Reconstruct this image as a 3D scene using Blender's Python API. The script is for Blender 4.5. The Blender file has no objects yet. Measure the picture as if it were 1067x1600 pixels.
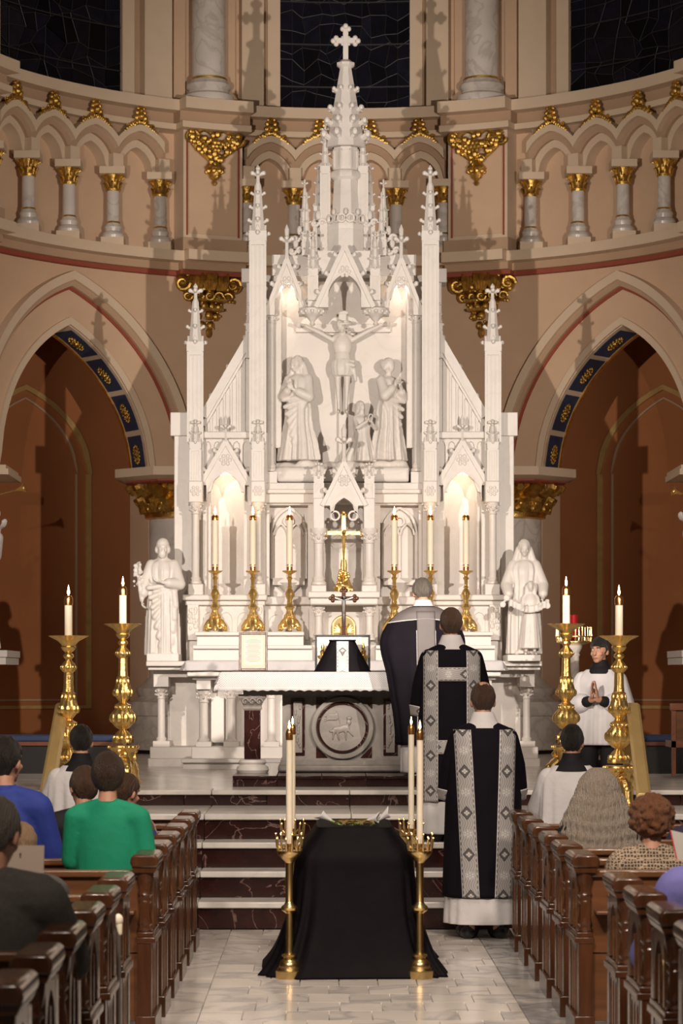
import bpy, math, random
from mathutils import Vector, Matrix
from math import sin, cos, pi, sqrt, radians as rad
random.seed(7)
SC = bpy.context.scene
COL = SC.collection
# ---------------------------------------------------------------- camera, world, light
F = 4000.0; CX = -0.2; CZ = 1.78          # focal length in px (1600 px tall frame), camera x and eye height
def X(px, d): return CX + (px - 507) * d / F
def Z(py, d): return CZ + (1060 - py) * d / F
cd = bpy.data.cameras.new('camera'); cam = bpy.data.objects.new('camera', cd); COL.objects.link(cam)
cam.location = (CX, 0, CZ); cam.rotation_euler = (pi / 2, 0, 0)
cd.sensor_fit = 'AUTO'; cd.sensor_width = 36; cd.lens = F / 1600 * 36
cd.shift_x = 26.5 / 1600; cd.shift_y = 260 / 1600; cd.clip_end = 200
SC.camera = cam
cd.dof.use_dof = True; cd.dof.focus_distance = 20.5; cd.dof.aperture_fstop = 5.6
wd = bpy.data.worlds.new('world'); SC.world = wd; wd.use_nodes = True
wd.node_tree.nodes['Background'].inputs[0].default_value = (1.0, .80, .62, 1)
wd.node_tree.nodes['Background'].inputs[1].default_value = 0.085
vs = SC.view_settings
vs.view_transform = 'Standard'; vs.look = 'None'; vs.gamma = 1; vs.use_curve_mapping = False; vs.exposure = 0.0
def spot(name, loc, aim, power, angle, blend=.3, r=.06, col=(1, .88, .765)):
    l = bpy.data.lights.new(name, 'SPOT'); l.energy = power; l.color = col; l.spot_size = rad(angle); l.spot_blend = blend
    l.shadow_soft_size = r
    o = bpy.data.objects.new(name, l); COL.objects.link(o); o.location = loc
    o.rotation_euler = (Vector(aim) - Vector(loc)).to_track_quat('-Z', 'Y').to_euler(); return o
def point(name, loc, power, r=.05, col=(1, .82, .64)):
    l = bpy.data.lights.new(name, 'POINT'); l.energy = power; l.color = col; l.shadow_soft_size = r
    o = bpy.data.objects.new(name, l); COL.objects.link(o); o.location = loc; return o
# two floodlights on the chancel arch wash the reredos and throw its shadow on the apse
spot('chancel_spot_right', (3.4, 13.7, 4.3), (-1.9, 27.5, 4.9), 3650, 49, .5, .05)
spot('chancel_spot_left', (-3.4, 13.7, 4.3), (1.9, 27.5, 4.9), 3650, 49, .5, .05)
# nave lamps high behind the camera
spot('nave_lamp_left', (-2.6, 3.0, 9.0), (0, 16.5, .6), 3600, 46, .7, .5, (1, .84, .70))
spot('nave_lamp_right', (2.9, 4.0, 9.0), (.2, 16.5, .6), 3200, 46, .7, .5, (1, .84, .70))
spot('near_pew_fill', (-.6, 4.5, 7.5), (0, 10.5, .6), 620, 62, .7, .4, (1, .84, .70))  # added fill without a real fitting, brightens the people in the nearest pews
spot('crossing_lamp', (0.3, 13.0, 9.5), (0, 15.5, 0), 1300, 85, .6, .4, (1, .86, .72))
# ---------------------------------------------------------------- materials
def _n(nt, t, **k):
    n = nt.nodes.new(t)
    for a, b in k.items(): setattr(n, a, b)
    return n
def lnk(nt, a, b): nt.links.new(a, b)
MATS = {}
def mat(name, col, rough=.6, metal=0., var=.0, vscale=8., bump=0., bscale=60., stretch=(1, 1, 1), vein=None, rnd=0., spec=.5, coat=0., sss=0., emit=None, wave=None):
    m = bpy.data.materials.new(name); m.use_nodes = True; nt = m.node_tree; b = nt.nodes['Principled BSDF']
    b.inputs['Roughness'].default_value = rough; b.inputs['Metallic'].default_value = metal
    b.inputs['Specular IOR Level'].default_value = spec; b.inputs['Coat Weight'].default_value = coat
    b.inputs['Base Color'].default_value = (*col, 1)
    if sss: b.inputs['Subsurface Weight'].default_value = sss; b.inputs['Subsurface Radius'].default_value = (.02, .01, .006)
    if emit: b.inputs['Emission Color'].default_value = (*emit[0], 1); b.inputs['Emission Strength'].default_value = emit[1]
    tc = _n(nt, 'ShaderNodeTexCoord'); mp = _n(nt, 'ShaderNodeMapping'); mp.inputs['Scale'].default_value = stretch
    lnk(nt, tc.outputs['Object'], mp.inputs[0]); vec = mp.outputs[0]
    out = None
    def mix(fac, a, bb, typ='MIX'):
        x = _n(nt, 'ShaderNodeMix', data_type='RGBA', blend_type=typ)
        if hasattr(fac, 'links'): lnk(nt, fac, x.inputs[0])
        else: x.inputs[0].default_value = fac
        for s, v in ((6, a), (7, bb)):
            if isinstance(v, tuple): x.inputs[s].default_value = (*v, 1)
            else: lnk(nt, v, x.inputs[s])
        return x.outputs[2]
    out = col
    if rnd:
        oi = _n(nt, 'ShaderNodeObjectInfo')
        dv = _n(nt, 'ShaderNodeVectorMath', operation='SCALE'); cb = _n(nt, 'ShaderNodeCombineXYZ')
        for i in range(3): lnk(nt, oi.outputs['Random'], cb.inputs[i])
        lnk(nt, cb.outputs[0], dv.inputs[0]); dv.inputs['Scale'].default_value = 37
        ad = _n(nt, 'ShaderNodeVectorMath', operation='ADD'); lnk(nt, vec, ad.inputs[0]); lnk(nt, dv.outputs[0], ad.inputs[1]); vec = ad.outputs[0]
        out = mix(oi.outputs['Random'], tuple(c * (1 - rnd) for c in col), tuple(min(1, c * (1 + rnd)) for c in col))
    if var:
        no = _n(nt, 'ShaderNodeTexNoise'); no.inputs['Scale'].default_value = vscale; no.inputs['Detail'].default_value = 6; lnk(nt, vec, no.inputs['Vector'])
        rp = _n(nt, 'ShaderNodeValToRGB'); rp.color_ramp.elements[0].position = .3; rp.color_ramp.elements[1].position = .7
        rp.color_ramp.elements[0].color = (1 - var,) * 3 + (1,); rp.color_ramp.elements[1].color = (1,) * 3 + (1,)
        lnk(nt, no.outputs['Fac'], rp.inputs[0]); out = mix(1., out, rp.outputs[0], 'MULTIPLY')
    if vein:
        vc, vsz, vw, va = vein
        no = _n(nt, 'ShaderNodeTexNoise'); no.inputs['Scale'].default_value = vsz; no.inputs['Detail'].default_value = 8; no.inputs['Distortion'].default_value = 1.2
        lnk(nt, vec, no.inputs['Vector'])
        sb = _n(nt, 'ShaderNodeMath', operation='SUBTRACT'); lnk(nt, no.outputs['Fac'], sb.inputs[0]); sb.inputs[1].default_value = .5
        ab = _n(nt, 'ShaderNodeMath', operation='ABSOLUTE'); lnk(nt, sb.outputs[0], ab.inputs[0])
        mr = _n(nt, 'ShaderNodeMapRange'); lnk(nt, ab.outputs[0], mr.inputs[0]); mr.inputs[1].default_value = 0; mr.inputs[2].default_value = vw; mr.inputs[3].default_value = va; mr.inputs[4].default_value = 0
        out = mix(mr.outputs[0], out, vc)
    if wave:
        wc, wsz, dirn, amt = wave
        wv = _n(nt, 'ShaderNodeTexWave', bands_direction=dirn); wv.inputs['Scale'].default_value = wsz; wv.inputs['Distortion'].default_value = 3; wv.inputs['Detail'].default_value = 3
        lnk(nt, vec, wv.inputs['Vector'])
        mm = _n(nt, 'ShaderNodeMath', operation='MULTIPLY'); lnk(nt, wv.outputs['Fac'], mm.inputs[0]); mm.inputs[1].default_value = amt
        out = mix(mm.outputs[0], out, wc)
    if not isinstance(out, tuple): lnk(nt, out, b.inputs['Base Color'])
    if bump:
        no = _n(nt, 'ShaderNodeTexNoise'); no.inputs['Scale'].default_value = bscale; no.inputs['Detail'].default_value = 4; lnk(nt, vec, no.inputs['Vector'])
        bp = _n(nt, 'ShaderNodeBump'); bp.inputs['Strength'].default_value = bump; bp.inputs['Distance'].default_value = .02
        lnk(nt, no.outputs['Fac'], bp.inputs['Height']); lnk(nt, bp.outputs[0], b.inputs['Normal'])
    MATS[name] = m; return m
M = MATS
mat('marble', (.74, .69, .65), .45, var=.08, vscale=2.5, vein=((.62, .57, .53), 2.2, .05, .35), bump=.04, bscale=30)
mat('marble_clean', (.77, .725, .69), .45, var=.05, vscale=4, bump=.03, bscale=40)
mat('marble_grey', (.21, .19, .172), .4, var=.25, vscale=5, vein=((.26, .22, .2), 3, .06, .5))
mat('marble_column', (.68, .62, .565), .3, var=.2, vscale=3, vein=((.36, .32, .30), 2.2, .05, .5))
mat('marble_floor', (.80, .73, .67), .16, rnd=.10, var=.12, vscale=3, stretch=(1, 1, 1), vein=((.36, .35, .36), 1.1, .05, .6))
mat('marble_border', (.55, .52, .49), .2, rnd=.1, var=.2, vscale=3, vein=((.2, .2, .22), 2.2, .1, .8))
mat('marble_tread', (.72, .68, .64), .2, var=.1, vscale=2, vein=((.48, .46, .45), 1.2, .08, .5))
mat('marble_red', (.036, .010, .009), .16, rnd=.2, var=.5, vscale=9, vein=((.30, .19, .17), 1.7, .007, .6))
mat('wall_paint', (.62, .425, .285), .8, var=.08, vscale=2.5, bump=.05, bscale=25)
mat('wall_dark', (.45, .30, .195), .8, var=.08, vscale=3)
mat('wall_trim', (.66, .51, .37), .7, var=.06, vscale=4, bump=.03, bscale=30)
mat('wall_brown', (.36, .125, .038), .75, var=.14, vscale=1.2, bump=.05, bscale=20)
mat('stripe_red', (.30, .065, .035), .7, var=.1)
mat('blue_panel', (.030, .045, .10), .6, var=.35, vscale=14)
mat('gold', (.85, .56, .17), .36, 1., var=.30, vscale=18, bump=.15, bscale=50)
mat('gold_leaf', (.80, .50, .13), .42, 1., var=.55, vscale=16, bump=.35, bscale=35)
mat('gold_bright', (1.0, .70, .26), .33, 1., var=.2, vscale=25, bump=.2, bscale=60)
mat('brass', (.80, .57, .25), .27, 1., var=.12, vscale=12)
mat('brass_flat', (.72, .52, .22), .45, .55, var=.12, vscale=3, stretch=(4, 1, 1))
mat('copper', (.75, .36, .12), .25, 1.)
mat('wood', (.085, .031, .013), .24, var=.45, vscale=5, stretch=(5, 5, .7), bump=.06, bscale=20, coat=.25)
mat('wood_back', (.15, .060, .024), .3, var=.4, vscale=4, stretch=(.7, 5, 6), bump=.05, bscale=20, coat=.2)
mat('wood_frame', (.20, .065, .03), .35, var=.3, vscale=10)
mat('wax', (.85, .76, .60), .5, sss=.25)
mat('flame', (1, .7, .3), .5, emit=((1, .62, .25), 30))
mat('pall', (.006, .0045, .006), .65, var=.2, vscale=10, bump=.12, bscale=14, spec=.08)
mat('vestment', (.009, .007, .011), .7, var=.25, vscale=6, bump=.1, bscale=12, spec=.06)
mat('cassock', (.012, .011, .013), .75, spec=.2)
mat('linen', (.64, .615, .625), .8, var=.08, vscale=7, bump=.35, bscale=14)
mat('mauve', (.115, .098, .098), .6, var=.15, vscale=8)
mat('skin', (.50, .26, .17), .55, var=.1, vscale=10, sss=.1)
mat('paper', (.46, .43, .39), .8, var=.04)
mat('glass_dark', (.006, .006, .013), .22, rnd=.7, var=.5, vscale=7, spec=.25)
mat('lead', (.016, .015, .017), .5)
mat('gold_paint', (.62, .40, .15), .4, .35, var=.2)
mat('black', (.01, .009, .009), .4)
mat('cushion_blue', (.035, .055, .13), .8, var=.15)
mat('red_glass', (.28, .006, .012), .15)
mat('cloth_green', (.0, .22, .115), .85, var=.15, vscale=4, bump=.5, bscale=6)
mat('cloth_blue', (.012, .030, .22), .8, var=.12, vscale=5, bump=.5, bscale=7)
mat('cloth_grey', (.062, .056, .050), .9, var=.25, vscale=60)
mat('cloth_lavender', (.16, .15, .42), .85, var=.15)
mat('cloth_purple', (.018, .014, .04), .85)
def hairmat(name, a, b_):
    return mat(name, a, .45, var=.45, vscale=10, stretch=(6, 6, .7), wave=(b_, 7, 'X', .9), bump=.9, bscale=45)
hairmat('hair_brown', (.030, .014, .008), (.06, .028, .014)); hairmat('hair_black', (.010, .007, .006), (.022, .016, .013))
hairmat('hair_grey', (.10, .085, .07), (.20, .17, .145)); hairmat('hair_longgrey', (.17, .12, .08), (.56, .48, .41))
hairmat('hair_curly', (.12, .042, .016), (.26, .105, .045)); hairmat('hair_blond', (.25, .15, .08), (.34, .22, .12)); hairmat('hair_midbrown', (.055, .026, .014), (.10, .05, .027))
def N(nt, op, a, b=None, c=None):
    n = _n(nt, 'ShaderNodeMath', operation=op)
    for i, v in enumerate((a, b, c)):
        if v is None: continue
        if hasattr(v, 'links'): lnk(nt, v, n.inputs[i])
        else: n.inputs[i].default_value = v
    return n.outputs[0]
def uvxy(nt):
    tc = _n(nt, 'ShaderNodeTexCoord'); sp = _n(nt, 'ShaderNodeSeparateXYZ'); lnk(nt, tc.outputs['UV'], sp.inputs[0]); return sp.outputs[0], sp.outputs[1]
def rampmix(nt, fac, a, b):
    x = _n(nt, 'ShaderNodeMix', data_type='RGBA'); lnk(nt, fac, x.inputs[0]); x.inputs[6].default_value = (*a, 1); x.inputs[7].default_value = (*b, 1); return x.outputs[2]
def brocade():      # silver galloon: u in -1..1 across, v in band widths along; lozenges with quatrefoils alternate with round flowers
    m = bpy.data.materials.new('brocade'); m.use_nodes = True; nt = m.node_tree; b = nt.nodes['Principled BSDF']
    u, v = uvxy(nt); ae = N(nt, 'ABSOLUTE', u); au = N(nt, 'MULTIPLY', ae, 1.4)
    p = N(nt, 'MULTIPLY', N(nt, 'PINGPONG', v, 1.35), 1.4)   # 0 lozenge centre .. 1.35 flower centre
    loz = N(nt, 'ADD', au, N(nt, 'MULTIPLY', p, 1.5))
    inl = N(nt, 'LESS_THAN', loz, .82); line = N(nt, 'MULTIPLY', N(nt, 'GREATER_THAN', loz, .82), N(nt, 'LESS_THAN', loz, .98))
    def disk(x0, y0, r, yy): 
        dx = N(nt, 'SUBTRACT', au, x0); dy = N(nt, 'SUBTRACT', yy, y0)
        return N(nt, 'LESS_THAN', N(nt, 'ADD', N(nt, 'MULTIPLY', dx, dx), N(nt, 'MULTIPLY', dy, dy)), r * r)
    pet = N(nt, 'MAXIMUM', N(nt, 'MAXIMUM', disk(.28, 0, .19, N(nt, 'MULTIPLY', p, 2)), disk(0, .28, .19, N(nt, 'MULTIPLY', p, 2))), disk(0, 0, .08, N(nt, 'MULTIPLY', p, 2)))
    q = N(nt, 'SUBTRACT', 1.89, p); q2 = N(nt, 'MULTIPLY', q, 2)
    fl = N(nt, 'MAXIMUM', N(nt, 'MAXIMUM', disk(.42, .22, .19, q2), disk(0, .46, .19, q2)), disk(0, 0, .18, q2))
    rr = N(nt, 'SQRT', N(nt, 'ADD', N(nt, 'MULTIPLY', au, au), N(nt, 'MULTIPLY', q2, q2)))
    ring = N(nt, 'MULTIPLY', N(nt, 'GREATER_THAN', rr, .72), N(nt, 'LESS_THAN', rr, .80))
    edge = N(nt, 'MULTIPLY', N(nt, 'GREATER_THAN', ae, .80), N(nt, 'LESS_THAN', ae, .90))
    dash = N(nt, 'GREATER_THAN', N(nt, 'SINE', N(nt, 'MULTIPLY', v, 18)), -.2)
    wvx = N(nt, 'SINE', N(nt, 'ADD', N(nt, 'MULTIPLY', u, 22), N(nt, 'MULTIPLY', N(nt, 'SINE', N(nt, 'MULTIPLY', v, 7)), 3)))
    base = rampmix(nt, N(nt, 'MULTIPLY', N(nt, 'GREATER_THAN', wvx, .35), .7), (.33, .31, .31), (.56, .54, .53))
    def over(basec, fac, c):
        x = _n(nt, 'ShaderNodeMix', data_type='RGBA'); lnk(nt, fac, x.inputs[0]); lnk(nt, basec, x.inputs[6]); x.inputs[7].default_value = (*c, 1); return x.outputs[2]
    c = over(base, ring, (.55, .53, .52)); c = over(c, fl, (.60, .58, .57)); c = over(c, line, (.05, .045, .05)); c = over(c, inl, (.12, .11, .11))
    c = over(c, N(nt, 'MULTIPLY', pet, inl), (.62, .60, .58)); c = over(c, N(nt, 'MULTIPLY', edge, dash), (.06, .055, .06)); c = over(c, N(nt, 'GREATER_THAN', ae, .91), (.62, .6, .59))
    lnk(nt, c, b.inputs['Base Color']); b.inputs['Roughness'].default_value = .5; b.inputs['Metallic'].default_value = .15
    M['brocade'] = m
brocade()
def lace():
    m = bpy.data.materials.new('lace'); m.use_nodes = True; nt = m.node_tree; b = nt.nodes['Principled BSDF']
    u, v = uvxy(nt)
    a = N(nt, 'MULTIPLY', N(nt, 'SINE', N(nt, 'MULTIPLY', u, 330)), N(nt, 'SINE', N(nt, 'MULTIPLY', v, 330)))
    h = N(nt, 'GREATER_THAN', a, .30); band = N(nt, 'MULTIPLY', N(nt, 'GREATER_THAN', v, .035), N(nt, 'LESS_THAN', v, .16))
    lnk(nt, rampmix(nt, N(nt, 'MULTIPLY', h, band), (.54, .52, .525), (.27, .26, .265)), b.inputs['Base Color']); b.inputs['Roughness'].default_value = .85
    M['lace'] = m
lace()
def knit():
    m = bpy.data.materials.new('jacket_knit'); m.use_nodes = True; nt = m.node_tree; b = nt.nodes['Principled BSDF']
    tc = _n(nt, 'ShaderNodeTexCoord'); vo = _n(nt, 'ShaderNodeTexVoronoi', feature='DISTANCE_TO_EDGE'); vo.inputs['Scale'].default_value = 62; vo.inputs['Randomness'].default_value = .35
    lnk(nt, tc.outputs['Object'], vo.inputs['Vector'])
    lnk(nt, rampmix(nt, N(nt, 'GREATER_THAN', vo.outputs['Distance'], .13), (.36, .27, .19), (.045, .03, .022)), b.inputs['Base Color']); b.inputs['Roughness'].default_value = .9
    M['jacket_knit'] = m
knit()
def plaid():
    m = bpy.data.materials.new('plaid'); m.use_nodes = True; nt = m.node_tree; b = nt.nodes['Principled BSDF']
    tc = _n(nt, 'ShaderNodeTexCoord'); vo = _n(nt, 'ShaderNodeTexVoronoi'); vo.inputs['Scale'].default_value = 11; lnk(nt, tc.outputs['Object'], vo.inputs['Vector'])
    sp = _n(nt, 'ShaderNodeSeparateColor'); lnk(nt, vo.outputs['Color'], sp.inputs[0])
    rp = _n(nt, 'ShaderNodeValToRGB'); rp.color_ramp.interpolation = 'CONSTANT'; e = rp.color_ramp.elements
    e[0].color = (.40, .28, .22, 1); e[1].position = .35; e[1].color = (.38, .02, .03, 1)
    for pz, c in ((.55, (.03, .04, .16)), (.72, (.10, .06, .04)), (.85, (.45, .36, .33))):
        q = e.new(pz); q.color = (*c, 1)
    lnk(nt, sp.outputs[0], rp.inputs[0]); lnk(nt, rp.outputs[0], b.inputs['Base Color']); b.inputs['Roughness'].default_value = .9; M['plaid'] = m
plaid()
# ---------------------------------------------------------------- mesh builder
class MB:
    def __init__(s): s.v = []; s.f = []; s.uv = None
    def add(s, vs, fs):
        o = len(s.v); s.v += vs; s.f += [tuple(i + o for i in f) for f in fs]; return s
    def box(s, x0, x1, y0, y1, z0, z1, tx=0, ty=0):      # tx, ty: how far the top is drawn in on each side
        return s.add([(x0, y0, z0), (x1, y0, z0), (x1, y1, z0), (x0, y1, z0), (x0 + tx, y0 + ty, z1), (x1 - tx, y0 + ty, z1), (x1 - tx, y1 - ty, z1), (x0 + tx, y1 - ty, z1)],
                     [(0, 1, 5, 4), (1, 2, 6, 5), (2, 3, 7, 6), (3, 0, 4, 7), (4, 5, 6, 7), (3, 2, 1, 0)])
    def pbox(s, px0, px1, d0, d1, py0, py1, **k):
        return s.box(X(px0, d0), X(px1, d0), d0, d1, Z(py1, d0), Z(py0, d0), **k)
    def prism(s, poly, y0, y1):                          # poly in x, z
        n = len(poly)
        return s.add([(x, y0, z) for x, z in poly] + [(x, y1, z) for x, z in poly],
                     [tuple(range(n)), tuple(range(2 * n - 1, n - 1, -1))] + [(i, (i + 1) % n, n + (i + 1) % n, n + i) for i in range(n)])
    def lathe(s, cx, cy, prof, n=20, lobes=0, amp=0., ring=False, ph=0.):   # prof: (r, z[, a]) from bottom to top; sq: square section
        vs = []; m = len(prof)
        for pr in prof:
            r, z = pr[:2]; a_ = pr[2] if len(pr) > 2 else amp
            for i in range(n):
                t = 2 * pi * i / n + ph; q = r * (1 + a_ * cos(lobes * t)) if lobes else r
                vs.append((cx + q * cos(t), cy + q * sin(t), z))
        fs = [(j * n + i, j * n + (i + 1) % n, (j + 1) * n + (i + 1) % n, (j + 1) * n + i) for j in range(m - 1) for i in range(n)]
        if ring: fs += [((m - 1) * n + i, (m - 1) * n + (i + 1) % n, (i + 1) % n, i) for i in range(n)]
        else: fs += [tuple(range(n - 1, -1, -1)), tuple(range((m - 1) * n, m * n))]
        return s.add(vs, fs)
    def ball(s, c, r, n=8, m=6, rot=None):
        if not isinstance(r, tuple): r = (r, r, r)
        vs = [Vector((0, 0, -r[2]))]
        for j in range(1, m):
            t = -pi / 2 + pi * j / m
            vs += [Vector((r[0] * cos(t) * cos(2 * pi * i / n), r[1] * cos(t) * sin(2 * pi * i / n), r[2] * sin(t))) for i in range(n)]
        vs.append(Vector((0, 0, r[2])))
        if rot is not None: vs = [rot @ q for q in vs]
        c = Vector(c); L = len(vs) - 1
        fs = [(0, 1 + (i + 1) % n, 1 + i) for i in range(n)]
        fs += [(1 + j * n + i, 1 + j * n + (i + 1) % n, 1 + (j + 1) * n + (i + 1) % n, 1 + (j + 1) * n + i) for j in range(m - 2) for i in range(n)]
        fs += [(L, L - n + i, L - n + (i + 1) % n) for i in range(n)]
        return s.add([tuple(q + c) for q in vs], fs)
    def tube(s, pts, rs, n=8, cap=True):
        pts = [Vector(p) for p in pts]; m = len(pts)
        if not isinstance(rs, (list, tuple)): rs = [rs] * m
        vs = []; up = None
        for i, p in enumerate(pts):
            t = (pts[min(i + 1, m - 1)] - pts[max(i - 1, 0)]).normalized()
            if up is None:
                a = Vector((0, 0, 1)) if abs(t.z) < .9 else Vector((0, 1, 0)); up = (a - t * a.dot(t)).normalized()
            else:
                up = up - t * up.dot(t); up = up.normalized() if up.length > 1e-6 else t.orthogonal().normalized()
            w = t.cross(up)
            for k in range(n):
                g = 2 * pi * k / n; vs.append(tuple(p + (up * cos(g) + w * sin(g)) * rs[i]))
        fs = [(j * n + i, j * n + (i + 1) % n, (j + 1) * n + (i + 1) % n, (j + 1) * n + i) for j in range(m - 1) for i in range(n)]
        if cap: fs += [tuple(range(n - 1, -1, -1)), tuple(range((m - 1) * n, m * n))]
        return s.add(vs, fs)
    def cap(s, a, b, ra, rb, n=12):                      # capsule with tapering radius
        a = Vector(a); b = Vector(b); t = (b - a)
        t = t.normalized() if t.length > 1e-6 else Vector((0, 0, 1))
        P_ = []; R_ = []
        for k in range(5): g = pi / 2 * (1 - k / 4); P_.append(a - t * ra * sin(g)); R_.append(max(.0008, ra * cos(g)))
        for k in range(5): g = pi / 2 * k / 4; P_.append(b + t * rb * sin(g)); R_.append(max(.0008, rb * cos(g)))
        return s.tube(P_, R_, n)
    def loft(s, rings, n=48, e=2., fold=0, ph=0., sub=6, seed=0):   # rings (cx, cy, z, rx, ry, fold amplitude), bottom to top
        rg = random.Random(seed); hs = [(rg.randint(5, 9), rg.uniform(0, 6), 1.), (rg.randint(11, 16), rg.uniform(0, 6), .8), (rg.randint(19, 26), rg.uniform(0, 6), .45)]
        R = interp(rings, sub); m = len(R); vs = []
        for j, (cx, cy, z, rx, ry, am) in enumerate(R):
            for i in range(n):
                t = 2 * pi * i / n + ph; c, q = cos(t), sin(t)
                k = 1 + am * sum(w * sin(f * t + p + .25 * sin(z * 3 + p)) for f, p, w in hs) / 1.6
                vs.append((cx + rx * k * math.copysign(abs(c) ** (2 / e), c), cy + ry * k * math.copysign(abs(q) ** (2 / e), q), z))
        fs = [(j * n + i, j * n + (i + 1) % n, (j + 1) * n + (i + 1) % n, (j + 1) * n + i) for j in range(m - 1) for i in range(n)]
        fs += [tuple(range(n - 1, -1, -1)), tuple(range((m - 1) * n, m * n))]
        return s.add(vs, fs)
    def strip(s, xs, lo, hi, y0, y1):                    # solid between two height curves
        vs = []; n = len(xs)
        for x in xs: a, b = lo(x), hi(x); b = max(b, a + 1e-4); vs += [(x, y0, a), (x, y0, b), (x, y1, a), (x, y1, b)]
        fs = [(0, 1, 3, 2), (4 * n - 4, 4 * n - 2, 4 * n - 1, 4 * n - 3)]
        for i in range(n - 1):
            a, b = 4 * i, 4 * i + 4
            fs += [(a, b, b + 1, a + 1), (a + 2, a + 3, b + 3, b + 2), (a, a + 2, b + 2, b), (a + 1, b + 1, b + 3, a + 3)]
        return s.add(vs, fs)
    def spiral(s, c, r0, turns, dirn, tr, y=0, ph=0., n=18, axis='y'):
        pts = []; rs = []
        for i in range(n + 1):
            t = i / n; r = r0 * (1 - .85 * t); g = ph + dirn * 2 * pi * turns * t
            pts.append((c[0] + r * cos(g), c[1] - y * t, c[2] + r * sin(g))); rs.append(tr * (1 - .45 * t))
        s.tube(pts, rs, 7); return s.ball((c[0], c[1] - y, c[2]), tr * 1.3)
    def grid(s, fn, nu, nv):
        vs = [fn(i / nu, j / nv) for j in range(nv + 1) for i in range(nu + 1)]
        o = len(s.v)
        s.add([tuple(p[:3]) for p in vs], [(j * (nu + 1) + i, j * (nu + 1) + i + 1, (j + 1) * (nu + 1) + i + 1, (j + 1) * (nu + 1) + i) for j in range(nv) for i in range(nu)])
        if len(vs[0]) > 3:
            if s.uv is None: s.uv = {}
            for k, p in enumerate(vs): s.uv[o + k] = (p[3], p[4])
        return s
    def map(s, fn, start=0):
        s.v[start:] = [fn(*p) for p in s.v[start:]]; return s
def interp(rings, sub):
    out = []; m = len(rings)
    for i in range(m - 1):
        p0, p1, p2, p3 = rings[max(i - 1, 0)], rings[i], rings[i + 1], rings[min(i + 2, m - 1)]
        for k in range(sub):
            t = k / sub
            r = [.5 * (2 * b + (c - a) * t + (2 * a - 5 * b + 4 * c - d) * t * t + (3 * b - a - 3 * c + d) * t ** 3) for a, b, c, d in zip(p0, p1, p2, p3)]
            for q in (3, 4): r[q] = max(r[q], min(p1[q], p2[q]) * .9)
            out.append(tuple(r))
    out.append(tuple(rings[-1])); return out
LOC = {}
def tag(o, label=None, cat=None, group=None, kind=None):
    for k, v in (('label', label), ('category', cat), ('group', group), ('kind', kind)):
        if v: o[k] = v
    return o
import bmesh
def ob(name, mb, m, parent=None, label=None, cat=None, group=None, kind=None, ang=35, bevel=0, mods=None, solid=0):
    me = bpy.data.meshes.new(name); me.from_pydata(mb.v, [], mb.f)
    if mb.uv:
        ul = me.uv_layers.new(name='UVMap')
        for lp in me.loops: ul.data[lp.index].uv = mb.uv.get(lp.vertex_index, (0, 0))
    bm = bmesh.new(); bm.from_mesh(me); bmesh.ops.recalc_face_normals(bm, faces=bm.faces); bm.to_mesh(me); bm.free()
    me.shade_smooth()
    if ang < 180: me.set_sharp_from_angle(angle=rad(ang))
    me.materials.append(M[m] if isinstance(m, str) else m)
    o = bpy.data.objects.new(name, me); COL.objects.link(o)
    if parent is not None:
        o.parent = parent
        if parent.name in LOC: o.matrix_parent_inverse = Matrix.Translation(LOC[parent.name]).inverted()
    if bevel:
        b = o.modifiers.new('bevel', 'BEVEL'); b.width = bevel; b.segments = 2; b.limit_method = 'ANGLE'; b.angle_limit = rad(40)
    if solid: b = o.modifiers.new('solid', 'SOLIDIFY'); b.thickness = solid; b.offset = 0
    return tag(o, label, cat, group, kind)
def blob(name, mb, m, parent=None, vox=.012, it=4, **k):        # one continuous surface grown over overlapping volumes
    o = ob(name, mb, m, parent, ang=180, **k)
    r = o.modifiers.new('remesh', 'REMESH'); r.mode = 'VOXEL'; r.voxel_size = vox; r.use_smooth_shade = True
    if it: q = o.modifiers.new('smooth', 'SMOOTH'); q.factor = .5; q.iterations = it
    return o
def thing(name, label, cat, loc=(0, 0, 0), group=None, local=False, rz=0, kind=None):
    o = bpy.data.objects.new(name, None); COL.objects.link(o); o.location = loc; o.rotation_euler = (0, 0, rz); o.empty_display_size = .1
    if not local: LOC[o.name] = Vector(loc)
    return tag(o, label, cat, group, kind)
def dup(root, loc, label=None, rz=None, parent=None, skip=()):
    r = root.copy(); COL.objects.link(r)
    if parent is not None: r.parent = parent; r.matrix_parent_inverse = root.matrix_parent_inverse.copy()
    elif loc is not None: r.location = loc
    if label: r['label'] = label
    if rz is not None: r.rotation_euler = (0, 0, rz)
    for c in root.children: dup(c, None, parent=r)
    return r
ORD = ['first', 'second', 'third', 'fourth', 'fifth', 'sixth', 'seventh', 'eighth', 'ninth', 'tenth', 'eleventh', 'twelfth', 'thirteenth']
def lin(a, b, n): return [a + (b - a) * i / n for i in range(n + 1)]
def arch(c, z0, r, cc):       # height of a pointed arch of radius r, its two centres cc beyond the middle; z0 outside
    return lambda x: z0 + sqrt(max(0., r * r - (abs(x - c) + cc) ** 2))
# ================================================================ SETTING
AX, YC, R = .05, 26.67, 4.70
def wrap(s, y, z): r = R - y; return (AX + r * sin(s / R), YC + r * cos(s / R), z)
def th(a): return rad(a) * R
def arcbox(mb, a0, a1, y0, y1, z0, z1, step=2.):
    n = max(1, int(abs(a1 - a0) / step)); k = len(mb.v)
    mb.strip([th(x) for x in lin(a0, a1, n)], lambda x: z0, lambda x: z1, y0, y1); return mb.map(wrap, k)
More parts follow.
